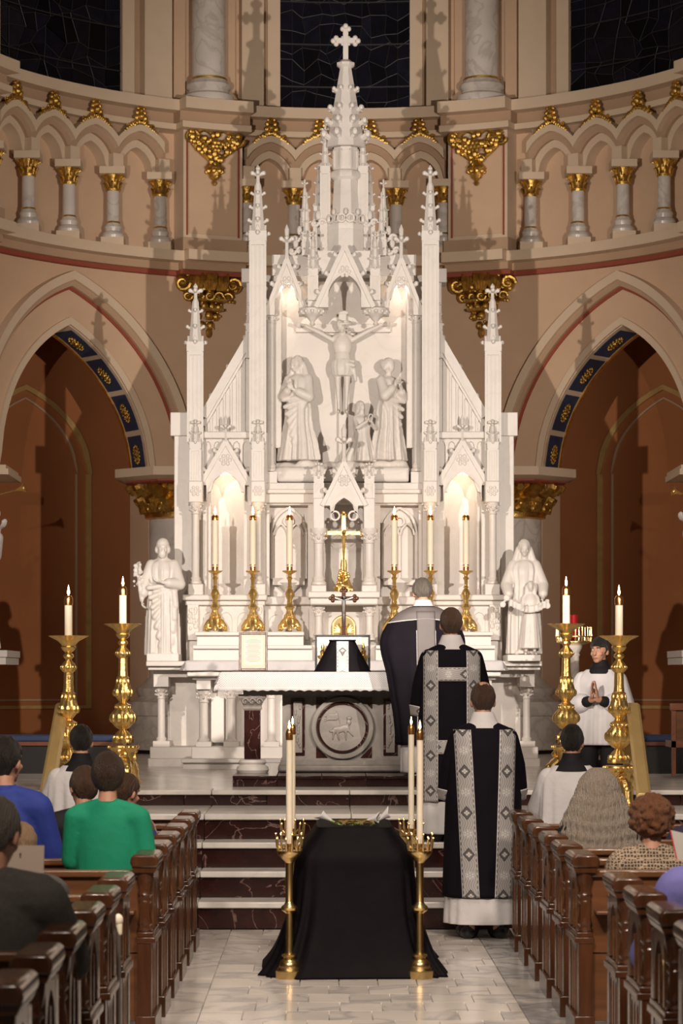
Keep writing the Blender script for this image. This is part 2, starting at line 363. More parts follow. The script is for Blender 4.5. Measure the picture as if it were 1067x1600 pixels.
# ---- floors
fl = ob('floor', MB().box(-6, 6, 2, 18.15, -.2, -.012), 'marble_border', kind='structure')
rg = random.Random(3); tmesh = {}
def tile(x0, x1, y0, y1, m, name='tile', z1=0.):
    g = .0025; key = (round(x1 - x0, 3), round(y1 - y0, 3), m)
    if key in tmesh: o = bpy.data.objects.new(name, tmesh[key]); COL.objects.link(o); o.parent = fl
    else:
        w, d = (x1 - x0) / 2 - g, (y1 - y0) / 2 - g
        o = ob(name, MB().box(-w, w, -d, d, -.012, 0, tx=.001, ty=.001), m, fl); tmesh[key] = o.data
    o.location = ((x0 + x1) / 2, (y0 + y1) / 2, 0)
nrow = 17; dl = .37
for j in range(nrow):
    y1 = 18.14 - j * dl; y0 = y1 - dl
    off = (.0, .115, .06)[j % 3]; xs = [-.86] + [-.86 + off + .228 * k for k in range(1, 8) if -.86 + off + .228 * k < .80] + [.86]
    for a, b in zip(xs, xs[1:]): tile(a, b, y0, y1, 'marble_floor')
    for a, b in ((-1.13, -.86), (.86, 1.13)):
        if j % 2 == 0: tile(a, b, y1 - 2 * dl, y1, 'marble_floor' if a < 0 else 'marble_border')
    if y1 < 12.6: break
# ---- steps: (front depth, top height, bottom height)
st = thing('altar_steps', 'dark red marble steps with white marble treads climbing to the sanctuary', 'steps', (0, 18.15, 0))
ed = [(18.15, 0, .195), (18.49, .195, .387), (18.82, .387, .575), (19.16, .575, .766)]
def slabs(name, x0, x1, n, y0, y1, z0, z1, m, root, bev=.004):
    w = (x1 - x0) / n
    for i in range(n):
        ob(name, MB().box(x0 + i * w + .002, x0 + (i + 1) * w - .002, y0, y1, z0, z1), m, root, bevel=bev)
for i, (y, z0, z1) in enumerate(ed):
    yb = ed[i + 1][0] if i < 3 else 20.5
    slabs('riser', -3.3, 3.3, 9, y + .02, y + .06, z0, z1 - .045, 'marble_red', st)
    slabs('tread', -3.3, 3.3, 6, y - .012, yb + .04, z1 - .045, z1, 'marble_tread', st, .008)
slabs('riser', -3.3, 3.3, 10, 20.42, 20.46, .766, .852, 'marble_red', st)
slabs('tread', -3.3, 3.3, 6, 20.385, 20.75, .852, .89, 'marble_tread', st, .008)
sf = ob('floor_sanctuary', MB().box(-8, 8, 20.75, 34, .5, .886).box(-8, -3.31, 19, 20.75, .0, .886).box(3.31, 8, 19, 20.75, .0, .886), 'marble_tread', kind='structure')
ob('floor_step_core', MB().box(-3.3, 3.3, 18.22, 20.7, -.1, .14).box(-3.3, 3.3, 18.56, 20.7, .1, .34).box(-3.3, 3.3, 18.9, 20.7, .3, .525).box(-3.3, 3.3, 19.24, 20.7, .5, .72).box(-3.3, 3.3, 20.47, 20.74, .7, .85), 'marble_grey', kind='structure')
pr = thing('altar_predella', 'low red marble platform under the front altar', 'platform', (.1, 21.1, .886))
x0, x1 = X(363, 21.1), X(363, 21.1) + 2 * (X(537.5, 21.1) - X(363, 21.1))
slabs('riser', x0, x1, 5, 21.1, 21.14, .886, .953, 'marble_red', pr)
slabs('slab', x0, x1, 5, 21.08, 24.3, .953, .977, 'marble_red', pr, .006)
ob('core', MB().box(x0 + .02, x1 - .02, 21.14, 24.28, .886, .953), 'marble_grey', pr)
# ---- apse walls
ZS, AR, AC = 4.19, 1.915, .80
BAY = 43.8
wa = ob("wall_apse", arcbox(MB(), -80, 80, -.5, -.06, 6.6, 12.2), "wall_paint", kind="structure")
def wall(name, mb, m, parent=None, **k): return ob(name, mb, m, parent if parent is not None else wa, **k)
def bay(c):
    s0 = th(c); mb = MB(); h = arch(s0, ZS, AR, AC)
    xs = sorted(set(lin(th(c - 23), s0 - 1.1151, 8) + [s0 - 1.1149] + lin(s0 - 1.112, s0 + 1.112, 40) + [s0 + 1.1149] + lin(s0 + 1.1151, th(c + 23), 8)))
    mb.strip(xs, lambda x: (.3 if abs(x - s0) > 1.115 else h(x)), lambda x: 6.66, -.5, 0)
    return mb.map(wrap)
for c in (-BAY, BAY):
    s0 = th(c); wall('wall', bay(c), 'wall_paint')
    for r0, r1, y, m, nm in ((1.92, 2.0, .035, 'wall_trim', 'arch_trim'), (2.30, 2.335, .02, 'stripe_red', 'painted_stripe'), (2.335, 2.40, .07, 'wall_dark', 'hood_mould'), (2.40, 2.50, .12, 'wall_trim', 'hood_mould')):
        lo, hi = arch(s0, ZS, r0, AC), arch(s0, ZS, r1, AC); w = r1 - AC
        mb = MB().strip(lin(s0 - w + .002, s0 + w - .002, 56), lo, hi, 0, y).map(wrap); wall(nm, mb, m)
    sg = -1 if c > 0 else 1                                            # toward the middle of the apse
    def sof(ph, y, dr): r = AR - dr; return wrap(s0 + sg * (-AC + r * cos(ph)), y, ZS + r * sin(ph))
    def patch(p0, p1, y0, y1, t0, t1, n=6):
        mb = MB(); L = lin(p0, p1, n); vs = []
        for p in L: vs += [sof(p, y0, t0), sof(p, y0, t1), sof(p, y1, t0), sof(p, y1, t1)]
        fs = [(0, 1, 3, 2), (4 * n, 4 * n + 2, 4 * n + 3, 4 * n + 1)]
        for i in range(n): a, b = 4 * i, 4 * i + 4; fs += [(a, b, b + 1, a + 1), (a + 2, a + 3, b + 3, b + 2), (a, a + 2, b + 2, b), (a + 1, b + 1, b + 3, a + 3)]
        return mb.add(vs, fs)
    wall('soffit_band', patch(rad(0), rad(65), 0, -.5, -.01, .004, 30), 'wall_trim')
    wall('gold_edge', patch(rad(1), rad(65), -.43, -.47, .0, .02, 30), 'gold')
    for k in range(4):
        a, b = rad(2 + k * 15.6), rad(2 + k * 15.6 + 13.6)
        pn = wall('soffit_panel', patch(a, b, -.06, -.40, 0, .012), 'blue_panel')
        mb = MB()
        for u in (0, 1): mb.add(patch(a, b, -.06 + .02 * 0 if u == 0 else -.385, -.075 if u == 0 else -.40, .0, .02).v, []) if 0 else None
        for q in range(22):
            g = 2 * pi * q / 14; rr = .8 if q < 14 else .42; g = g if q < 14 else 2 * pi * q / 8
            p = sof((a + b) / 2 + .068 * rr * cos(g), -.23 + .085 * rr * sin(g), .018); mb.ball(p, .019, 6, 4)
        mb.ball(sof((a + b) / 2, -.23, .02), .04)
        ob('rosette', mb, 'gold_leaf', wa)
# centre bay and outer returns are plain below the string course
wall('wall', arcbox(MB(), -21, 21, -.5, 0, .3, 6.66), 'wall_paint')
for a0, a1 in ((-80, -BAY - 23), (BAY + 23, 80)): wall('wall', arcbox(MB(), a0, a1, -.5, 0, .3, 6.66), 'wall_paint')
# string course
for z0, z1, y, m, nm in ((6.63, 6.68, .09, 'stripe_red', 'painted_stripe'), (6.68, 6.77, .16, 'wall_dark', 'string_course'), (6.77, 6.89, .34, 'wall_trim', 'string_course')):
    wall(nm, arcbox(MB(), -78, 78, -.3, y, z0, z1), m)
    for c in (-66.6, -21, 21, 66.6): wall(nm, arcbox(MB(), c - 5.2, c + 5.2, y - .02, y + .14, z0 + .003, z1 + .004), m)
# gallery zone: back wall, piers, blind arcade
for c in (-66.6, -21, 21, 66.6):
    wall('pier', arcbox(MB(), c - 4.8, c + 4.8, -.1, .24, 6.89, 8.36), 'wall_trim')
    wall('pier_panel', arcbox(MB(), c - 3.9, c + 3.9, .2, .252, 7.12, 8.30), 'wall_paint')
    for q in (-4.2, 4.2): wall('painted_stripe', arcbox(MB(), c + q - .15, c + q + .15, .2, .25, 7.1, 8.3), 'stripe_red')
    wall('pier_base', arcbox(MB(), c - 5.3, c + 5.3, -.1, .32, 6.89, 7.06), 'wall_dark')
COLS = {'centre': [-7.8 * 2 + .5, -7.8, 0, 7.8, 7.8 * 2 - .5], 'left': [-29.0 - 8.0 * k for k in range(5)], 'right': [29.0 + 8.0 * k for k in range(5)]}
ARC = {'centre': [-11.6, -3.9, 3.9, 11.6], 'left': [-33.0 - 8.0 * k for k in range(4)], 'right': [33.0 + 8.0 * k for k in range(4)]}
ZA = 7.82
for g in ARC:
    for c in ARC[g]:
        s0 = th(c); hw = th(3.86 if g == 'centre' else 4.0)
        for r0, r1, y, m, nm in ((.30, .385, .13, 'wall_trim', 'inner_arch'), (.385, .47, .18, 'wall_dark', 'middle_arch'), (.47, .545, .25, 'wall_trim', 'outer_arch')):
            lo, hi = arch(s0, ZA, r0, .08), arch(s0, ZA, r1, .08)
            wall(nm, MB().strip(lin(s0 - hw, s0 + hw, 24), lo, hi, -.07, y).map(wrap), m)
        lo = arch(s0, ZA, .543, .08)
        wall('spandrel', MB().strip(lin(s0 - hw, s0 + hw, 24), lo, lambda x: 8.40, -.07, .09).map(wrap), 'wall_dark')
    for k in range(len(COLS[g]) - 1):
        a = COLS[g][k]
        wall('springer', arcbox(MB(), a - .9, a + .9, -.05, .24, ZA - .01, ZA + .16), 'wall_trim')
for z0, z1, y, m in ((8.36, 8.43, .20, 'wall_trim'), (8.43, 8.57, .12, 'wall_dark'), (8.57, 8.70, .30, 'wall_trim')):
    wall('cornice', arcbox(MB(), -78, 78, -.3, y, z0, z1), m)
    for c in (-66.6, -21, 21, 66.6): wall('cornice', arcbox(MB(), c - 5.8, c + 5.8, y - .02, y + .20, z0 - .002, z1 + .003), m)
# upper zone: pilasters, jambs
for sg in (-1, 1):
    for a0, a1, y0, y1, m, nm in ((9.7, 11.6, -.3, .0, 'wall_trim', 'window_jamb'), (11.6, 12.4, -.3, -.04, 'wall_dark', 'reveal'), (12.4, 15.8, -.3, .10, 'wall_trim', 'pilaster'), (16.6, 18.2, -.3, .02, 'wall_paint', 'reveal'), (24.4, 26.2, -.3, .02, 'wall_paint', 'reveal'), (26.9, 31.4, -.3, .10, 'wall_trim', 'pilaster'), (31.4, 32.6, -.3, -.04, 'wall_dark', 'reveal'), (32.6, 34.6, -.3, .02, 'wall_trim', 'window_jamb'), (57.5, 60, -.3, .02, 'wall_trim', 'window_jamb')):
        wall(nm, arcbox(MB(), sg * a0, sg * a1, y0, y1, 8.69, 12.2, 1), m)
# ---- stained-glass windows, dark at night
def window(i, c, hwid, nu, label):
    w = ob('window_%d' % i, arcbox(MB(), c - hwid, c + hwid, -.058, -.05, 8.69, 12.2), 'black', kind='structure')
    r = random.Random(i); z0, z1 = 8.70, 10.95; nv = 11; pt = {}
    for a in range(nu + 1):
        for b in range(nv + 1):
            ja = 0 if a in (0, 1, nu - 1, nu) else r.uniform(-.46, .46); jb = 0 if b in (0, nv) else r.uniform(-.46, .46)
            pt[a, b] = (th(c - hwid) + (a + ja) * th(2 * hwid) / nu, z0 + (b + jb) * (z1 - z0) / nv)
    ca = MB()
    for a in range(nu):
        for b in range(nv):
            q = [pt[a, b], pt[a + 1, b], pt[a + 1, b + 1], pt[a, b + 1]]; mx = sum(p[0] for p in q) / 4; mz = sum(p[1] for p in q) / 4
            q = [(mx + (p[0] - mx) * .96, mz + (p[1] - mz) * .96) for p in q]; t = r.uniform(-.004, .004)
            ob('pane', MB().prism(q, -.05, -.037 + t).map(wrap), 'glass_dark', w)
            for e, f in ((0, 1), (0, 3)):
                p, o_ = (pt[a, b], pt[a + 1, b] if e == 0 and f == 1 else pt[a, b + 1])
                if r.random() < .93: ca.tube([(p[0], -.032, p[1]), (o_[0], -.032, o_[1])], .0045, 5)
    ob('lead_came', ca.map(wrap), 'lead', w, kind='stuff')
    for k in range(4): ob('saddle_bar', arcbox(MB(), c - hwid, c + hwid, -.03, -.018, 9.02 + k * .52, 9.035 + k * .52), 'lead', w)
window(1, 0, 9.8, 10, ''); window(2, -46, 11.5, 9, ''); window(3, 46, 11.5, 9, '')
# ---- ambulatory behind the arches
RB = 6.6 - R
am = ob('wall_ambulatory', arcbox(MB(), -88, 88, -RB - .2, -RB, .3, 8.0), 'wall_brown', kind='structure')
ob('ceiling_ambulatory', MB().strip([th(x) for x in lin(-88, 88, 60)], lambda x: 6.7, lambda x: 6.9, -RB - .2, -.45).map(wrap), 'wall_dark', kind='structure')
for c in (-37.2, 37.2):
    s0 = th(c); w = th(7.4); zs = 4.36; cc = .55; r = w + cc
    for dr, t, y, m in ((0, .055, .05, 'gold'), (-.10, .02, .025, 'wall_dark')):
        lo, hi = arch(s0, zs, r + dr, cc), arch(s0, zs, r + dr + t, cc); W = r + dr + t - cc
        mb = MB().strip(lin(s0 - W + .001, s0 + W - .001, 40), lo, hi, -RB - .01, -RB + y)
        mb.map(wrap)
        for q in (-1, 1):
            k = len(mb.v); mb.box(s0 + q * (W - t), s0 + q * W, -RB - .01, -RB + y * .6, 1.42, zs); mb.map(wrap, k)
        k = len(mb.v); mb.strip(lin(s0 - W, s0 + W, 12), lambda x: 1.40 + (0 if dr == 0 else .1), lambda x: 1.44 + (0 if dr == 0 else .08), -RB - .01, -RB + y * .6); mb.map(wrap, k)
        ob('blind_arch_moulding', mb, m if dr else 'gold_paint', am)
# ================================================================ COLUMNS AND GILDING OF THE APSE
def capital(mb, x, y, z0, z1, r0, r1, n=8, rows=2):       # bell with rings of curling leaves
    mb.lathe(x, y, [(r0 * 1.12, z0), (r0 * 1.15, z0 + .03 * (z1 - z0) / .2), (r0, z0 + .05 * (z1 - z0) / .2), (r0 * 1.02, z0 + .5 * (z1 - z0)), (r1 * .85, z1)], 16)
    for k in range(rows):
        za = z0 + (z1 - z0) * (.12 + .40 * k / max(1, rows - 1) if rows > 1 else .1); zb = z0 + (z1 - z0) * (.55 + .40 * k)
        zb = min(zb, z1 - .01)
        for i in range(n):
            g = 2 * pi * (i + .5 * k) / n; ra = r0 * 1.05; rb = r0 + (r1 - r0) * (.55 + .45 * k)
            c, s_ = cos(g), sin(g)
            mb.tube([(x + ra * c, y + ra * s_, za), (x + (ra + .1 * (rb - ra)) * c, y + (ra + .1 * (rb - ra)) * s_, za + .5 * (zb - za)), (x + rb * c, y + rb * s_, zb), (x + rb * 1.1 * c, y + rb * 1.1 * s_, zb - .22 * (zb - za))],
                    [r0 * .22, r0 * .25, r0 * .16, r0 * .1], 6)
    return mb
def foliage(mb, x, y):
    r = random.Random(8)
    for k in range(16):
        g = 2 * pi * (k + .5) / 16; c, s_ = cos(g), sin(g)
        mb.spiral((x + .60 * c, y + .60 * s_, 4.02), .055, 1.2, 1 if k % 2 else -1, .016, n=10)
        mb.ball((x + .53 * c, y + .53 * s_, 3.80), .040, 7, 5); mb.ball((x + .56 * cos(g + .2), y + .56 * sin(g + .2), 3.92), .038, 7, 5)
        mb.ball((x + .55 * cos(g + .1), y + .55 * sin(g + .1), 3.86), .026, 6, 5)
    return mb
def colonette(px_, y_, label, group):
    t = thing('arcade_colonette', label, 'column', (px_, y_, 6.89), group)
    ob('plinth', MB().box(px_ - .135, px_ + .135, y_ - .135, y_ + .135, 6.89, 6.99), 'wall_trim', t)
    ob('base', MB().lathe(px_, y_, [(.13, 6.99), (.135, 7.02), (.12, 7.05), (.095, 7.07), (.10, 7.10), (.105, 7.12), (.085, 7.15), (.08, 7.17)], 20), 'marble_column', t)
    ob('gold_ring', MB().lathe(px_, y_, [(.082, 7.165), (.088, 7.175), (.082, 7.185)], 18), 'gold', t)
    ob('shaft', MB().lathe(px_, y_, [(.076, 7.17), (.074, 7.56)], 20), 'marble_column', t)
    ob('capital', capital(MB(), px_, y_, 7.545, 7.735, .078, .135), 'gold_leaf', t)
    ob('abacus', MB().box(px_ - .15, px_ + .15, y_ - .15, y_ + .15, 7.735, 7.82), 'wall_trim', t)
for g in COLS:
    for i, a in enumerate(sorted(COLS[g], key=abs) if g != 'centre' else COLS[g]):
        x, y, _ = wrap(th(a), .125, 0)
        colonette(x, y, 'marble colonette with gold capital, ' + ('%s from the left in the middle gallery behind the spire' % ORD[i] if g == 'centre' else '%s from the pier in the %s gallery' % (ORD[i], g)), 'colonettes of the blind arcade')
    for i, a in enumerate(ARC[g]):
        mb = MB(); s0 = th(a); yy = .21
        r = random.Random(i + 5)
        for k in range(9):
            for q in (-1, 1):
                u = k / 8; sx = s0 + q * u * .215; zz = 8.33 + arch(0, 0, .545, .08)(u * .215) - sqrt(.545 ** 2 - .08 ** 2) + .035 * (1 - u)
                mb.ball(wrap(sx, yy + .02, zz + r.uniform(-.01, .01) + .03), .036 - .010 * u, 6, 5)
                if k % 3 == 0: mb.spiral(wrap(sx, yy, zz + .06), .035, .9, q, .013, n=8)
        for zz, rr in ((8.46, .05), (8.52, .042), (8.57, .032), (8.61, .02)):
            mb.ball(wrap(s0, yy + .03, zz), (rr, .05, rr), 8, 6)
            for q in (-1, 1): mb.ball(wrap(s0 + q * rr * 1.2, yy + .03, zz - .02), rr * .7, 6, 5)
        ob('arch_crest', mb, 'gold_leaf', None, 'gilded leaf crest on the peak of the %s arch of the %s gallery' % (ORD[i] + (' left' if g == 'centre' else ' pier-side'), 'middle' if g == 'centre' else g), 'ornament', 'gilded crests on the arcade')
for sg, side in ((-1, 'left'), (1, 'right')):
    a = sg * 21
    # upper column on the pier
    x, y, _ = wrap(th(sg * 21.2), .14, 0); t = thing('clerestory_column', 'tall veined marble column with gold ring, on the %s pier between windows' % side, 'column', (x, y, 8.70), 'columns between the windows')
    ob('base', MB().lathe(x, y, [(.30, 8.70), (.31, 8.74), (.30, 8.80), (.25, 8.83), (.245, 8.87), (.27, 8.90), (.27, 8.93), (.235, 8.965), (.225, 8.99)], 32), 'marble_column', t)
    ob('gold_ring', MB().lathe(x, y, [(.215, 8.985), (.228, 8.995), (.228, 9.01), (.215, 9.02)], 32), 'gold', t)
    ob('shaft', MB().lathe(x, y, [(.205, 9.0), (.20, 12.1)], 32), 'marble_column', t)
    # foliate bracket on the pier face
    def brk(z0, s0, wide, tall, yy, seed, big):
        mb = MB(); r = random.Random(seed)
        def w_(s, y_, z): return wrap(s, y_, z)
        if big:    # upper: long scrolled top, cluster, cup, pendant
            for q in (-1, 1):
                mb.spiral(w_(s0 + q * wide * .82, yy + .05, z0 - .10), .09, 1.3, -q, .028, .05)
                mb.tube([w_(s0 + q * wide * (.95 - .9 * u), yy + .05, z0 - .02 - .03 * sin(u * 7)) for u in lin(0, 1, 8)], .028, 7)
                mb.tube([w_(s0 + q * wide * (.78 - .6 * u), yy + .06, z0 - .16 - .20 * u) for u in lin(0, 1, 6)], [.035, .04, .04, .035, .03, .025, .02], 7)
                for k in range(46):
                    u = r.random(); mb.ball(w_(s0 + q * wide * u * .9, yy + .06 + r.uniform(0, .05), z0 - .03 - (1 - u) * r.uniform(.0, .40) - .1 * r.random()), r.uniform(.026, .048), 6, 5)
                for k in range(3): mb.spiral(w_(s0 + q * wide * (.22 + .2 * k), yy + .09, z0 - .20 + .05 * k), .055, 1., q, .018, .03, n=10)
            for g in range(7): mb.ball(w_(s0 + .05 * cos(g * 2 * pi / 6) * (g < 6), yy + .14, z0 - .2 + .05 * sin(g * 2 * pi / 6) * (g < 6)), .035, 7, 5)
            x_, y_, _q = w_(s0, yy + .06, 0)
            mb.lathe(x_, y_, [(.01, z0 - .66), (.03, z0 - .63), (.018, z0 - .60), (.06, z0 - .56), (.07, z0 - .51), (.10, z0 - .47), (.115, z0 - .45), (.09, z0 - .42), (.05, z0 - .36), (.06, z0 - .28)], 14, 7, .12)
            for g in range(8): mb.ball((x_ + .09 * cos(g * pi / 4), y_ + .09 * sin(g * pi / 4), z0 - .49), .032, 6, 5)
        else:      # lower: stepped corbel of fat leaves narrowing to a pendant
            for row, (hw, zz, n, rr) in enumerate(((.95, -.08, 5, .105), (.74, -.23, 5, .068), (.42, -.36, 4, .05), (.34, -.47, 3, .05), (.16, -.58, 2, .05))):
                for k in range(n):
                    u = -1 + 2 * k / (n - 1); p = w_(s0 + wide * hw * u * .86, yy + .16 - .02 * row - .08 * abs(u), z0 + zz); mb.ball(p, (rr, rr * 1.1, rr * 1.15), 9, 7)
                    if row == 1 or (row == 0 and k in (0, 4)): mb.spiral((p[0], p[1] - rr, p[2] - rr * .3), rr * .9, 1.2, 1 if u > 0 else -1, rr * .28, .02, n=12)
                    if row == 0 and 0 < k < 4:
                        for h in range(-2, 3): mb.tube([(p[0] + h * rr * .34, p[1] - rr * .75, p[2] + rr * .9), (p[0] + h * rr * .36, p[1] - rr * 1.12, p[2]), (p[0] + h * rr * .2, p[1] - rr * .8, p[2] - rr * .95)], rr * .2, 6)
                    for h in range(3): mb.ball((p[0] + r.uniform(-rr, rr), p[1] - rr * .5, p[2] + r.uniform(-rr, rr)), rr * .35, 6, 4)
            k = len(mb.v)
            for z_, h_, w2 in ((-.31, .03, .50), (-.42, .03, .40)): mb.strip(lin(s0 - wide * w2, s0 + wide * w2, 6), lambda x, z_=z_: z0 + z_, lambda x, z_=z_, h_=h_: z0 + z_ + h_, yy, yy + .2); 
            mb.map(wrap, k); p = w_(s0, yy + .08, z0 - .68); mb.ball(p, (.035, .035, .06))
        return mb
    ob('foliate_bracket', brk(8.36, th(a), .37, .65, .25, 3, True), 'gold_leaf', None, 'gilded scrolled foliage bracket under the cornice of the %s pier' % side, 'bracket', 'upper gilded brackets')
    ob('leaf_corbel', brk(6.64, th(a), .40, .65, .0, 5, False), 'gold_leaf', None, 'fat-leaved gilded corbel under the string course left of the spire' if side == 'left' else 'fat-leaved gilded corbel under the string course right of the spire', 'corbel', 'lower gilded corbels')
    # great column of the arch
    x, y, _ = wrap(th(sg * 24.6), .10, 0); t = thing('arch_column', 'great grey marble column with gilded capital beside the %s statue' % side, 'column', (x, y, .886), 'great columns of the apse arches')
    rr = .46
    ob('plinth', MB().lathe(x, y, [(.76, .886), (.76, .93)], 8, ph=pi / 8), 'black', t)  # black colour stands in for the shade on the plinth
    ob('base', MB().lathe(x, y, [(.70, .93), (.70, 1.33), (.73, 1.34), (.75, 1.42), (.72, 1.50), (.62, 1.52), (.57, 1.56), (.60, 1.60), (.61, 1.66), (.56, 1.69), (.52, 1.72), (rr + .02, 1.78)], 40), 'marble_column', t)
    ob('shaft', MB().lathe(x, y, [(rr, 1.75), (rr, 3.72)], 40), 'marble_column', t)
    ob('necking', MB().lathe(x, y, [(rr, 3.68), (rr + .04, 3.70), (rr + .04, 3.74), (rr, 3.76)], 40), 'gold', t)
    ob('capital', foliage(capital(MB(), x, y, 3.72, 4.09, rr * .98, .66, 16), x, y), 'gold_leaf', t)
    ob('abacus', MB().lathe(x, y, [(.74, 4.09), (.78, 4.11), (.78, 4.13)], 8, ph=pi / 8), 'stripe_red', t)
    ob('abacus', MB().lathe(x, y, [(.78, 4.13), (.90, 4.17), (.90, 4.27)], 8, ph=pi / 8), 'wall_trim', t)
# ================================================================ REREDOS (white marble high altar screen)
DR = 26.9; PXC = 537.5
def mir(px, s): return PXC + s * (px - PXC)            # a pixel left of the axis, or its mirror image
rd = thing('reredos', 'tall white marble gothic reredos with spires behind the altar', 'reredos', (X(PXC, DR), DR, .89))
rd.name = 'gothic_reredos'; LOC['gothic_reredos'] = LOC.pop('reredos', Vector((X(PXC, DR), DR, .89)))
MA = 'marble'
def part(name, mb, parent=None, m=MA, **k): return ob(name, mb, m, parent if parent is not None else rd, **k)
def pb(name, px0, px1, d0, d1, py0, py1, parent=None, m=MA, **k):
    a, b = min(px0, px1), max(px0, px1); return part(name, MB().pbox(a, b, d0, d1, py0, py1), parent, m, **k)
def crk(mb, x, y, z, dx, dy, s):                        # one crocket: a curled leaf bud
    mb.tube([(x, y, z - .4 * s), (x + dx * s * .6, y + dy * s * .6, z - .1 * s), (x + dx * s, y + dy * s, z + .35 * s)], [s * .5, s * .5, s * .3], 6)
    mb.ball((x + dx * s * 1.05, y + dy * s * 1.05, z + .22 * s), s * .62, 6, 5)
def fleuron(mb, x, y, z0, z1, w):                       # cross finial of leaves
    h = z1 - z0
    mb.lathe(x, y, [(w * .34, z0), (w * .52, z0 + .10 * h), (w * .34, z0 + .2 * h), (w * .32, z0 + .5 * h), (w * .38, z0 + .72 * h), (w * .44, z0 + .86 * h), (.004, z1)], 8)
    for i in range(4):
        g = i * pi / 2; mb.tube([(x, y, z0 + .55 * h), (x + w * .55 * cos(g), y + w * .55 * sin(g), z0 + .58 * h), (x + w * cos(g), y + w * sin(g), z0 + .64 * h)], [w * .36, w * .34, w * .40], 6)
        mb.ball((x + w * cos(g), y + w * sin(g), z0 + .62 * h), w * .42, 6, 5)
def spirelet(root, x, y, zs, zt, hw, n, name='spirelet', fin=.28):
    zf = zt - (zt - zs) * fin
    mb = MB().lathe(x, y, [(hw * 1.35, zs), (hw * .62, zf), (hw * .58, zf + .01)], 8, ph=pi / 8)
    sp = part(name, mb, root); cm = MB()
    for k in range(n):
        t = (k + .45) / n; z = zs + (zf - zs) * t; r = hw * (1.22 - .72 * t)
        for i in range(4): g = i * pi / 2; crk(cm, x + r * cos(g), y + r * sin(g), z, cos(g), sin(g), hw * (.66 - .2 * t))
    part('crocket', cm, sp, kind='stuff')
    fm = MB(); fleuron(fm, x, y, zf, zt, hw * .98); part('finial', fm, sp); return sp
def pinn(px, d, pyb, pys, pyt, w, n=3, name='pinnacle', parent=None, fin=.28):
    x = X(px, d); hw = w / 2 * d / F; zb, zs, zt = Z(pyb, d), Z(pys, d), Z(pyt, d); gh = hw * 2.1
    mb = MB().box(x - hw, x + hw, d - hw, d + hw, zb, zs)
    for q in (-1, 1):                                   # fluted panel: raised edge strips on the shaft
        mb.box(x + q * hw - .012, x + q * hw + .012, d - hw - .012, d - hw + .012, zb, zs - .02); mb.box(x + q * .3 * hw - .006, x + q * .3 * hw + .006, d - hw - .008, d - hw + .01, zb, zs - .05)
    for a, b in ((1, 0), (0, 1)):                       # gablets on the four faces
        k = len(mb.v); mb.prism([(-hw * 1.15, zs - gh * .35), (hw * 1.15, zs - gh * .35), (0, zs + gh)], -hw * 1.14, hw * 1.14)
        mb.map((lambda p, q, r: (x + p, d + q, r)) if a else (lambda p, q, r: (x + q, d + p, r)), k)
    mb.box(x - hw * 1.2, x + hw * 1.2, d - hw * 1.2, d + hw * 1.2, zs - gh * .1, zs + gh * .55)
    s = part(name, mb, parent); spirelet(s, x, d, zs, zt, hw * .78, n, fin=fin); return s
def colm(px, d, py0, py1, w, parent=None, name='colonette'):   # py0 foot, py1 top of the capital
    x = X(px, d); r = w / 2 * d / F; z0, z1 = Z(py0, d), Z(py1, d)
    mb = MB().lathe(x, d, [(r * 1.6, z0), (r * 1.6, z0 + r * .5), (r * 1.25, z0 + r * .9), (r * 1.4, z0 + r * 1.3), (r, z0 + r * 1.9), (r * .97, z1 - r * 3.2), (r * 1.15, z1 - r * 3.0), (r * 1.0, z1 - r * 2.7), (r * 1.15, z1 - r * 1.6), (r * 1.75, z1 - r * .7), (r * 1.8, z1)], 18)
    c = part(name, mb, parent); cm = MB()
    for k in range(2):
        for i in range(8): g = 2 * pi * (i + .5 * k) / 8; crk(cm, x + r * 1.1 * cos(g), d + r * 1.1 * sin(g), z1 - r * (2.1 - .9 * k), cos(g), sin(g), r * .42)
    part('capital_leaves', cm, c, kind='stuff'); return c
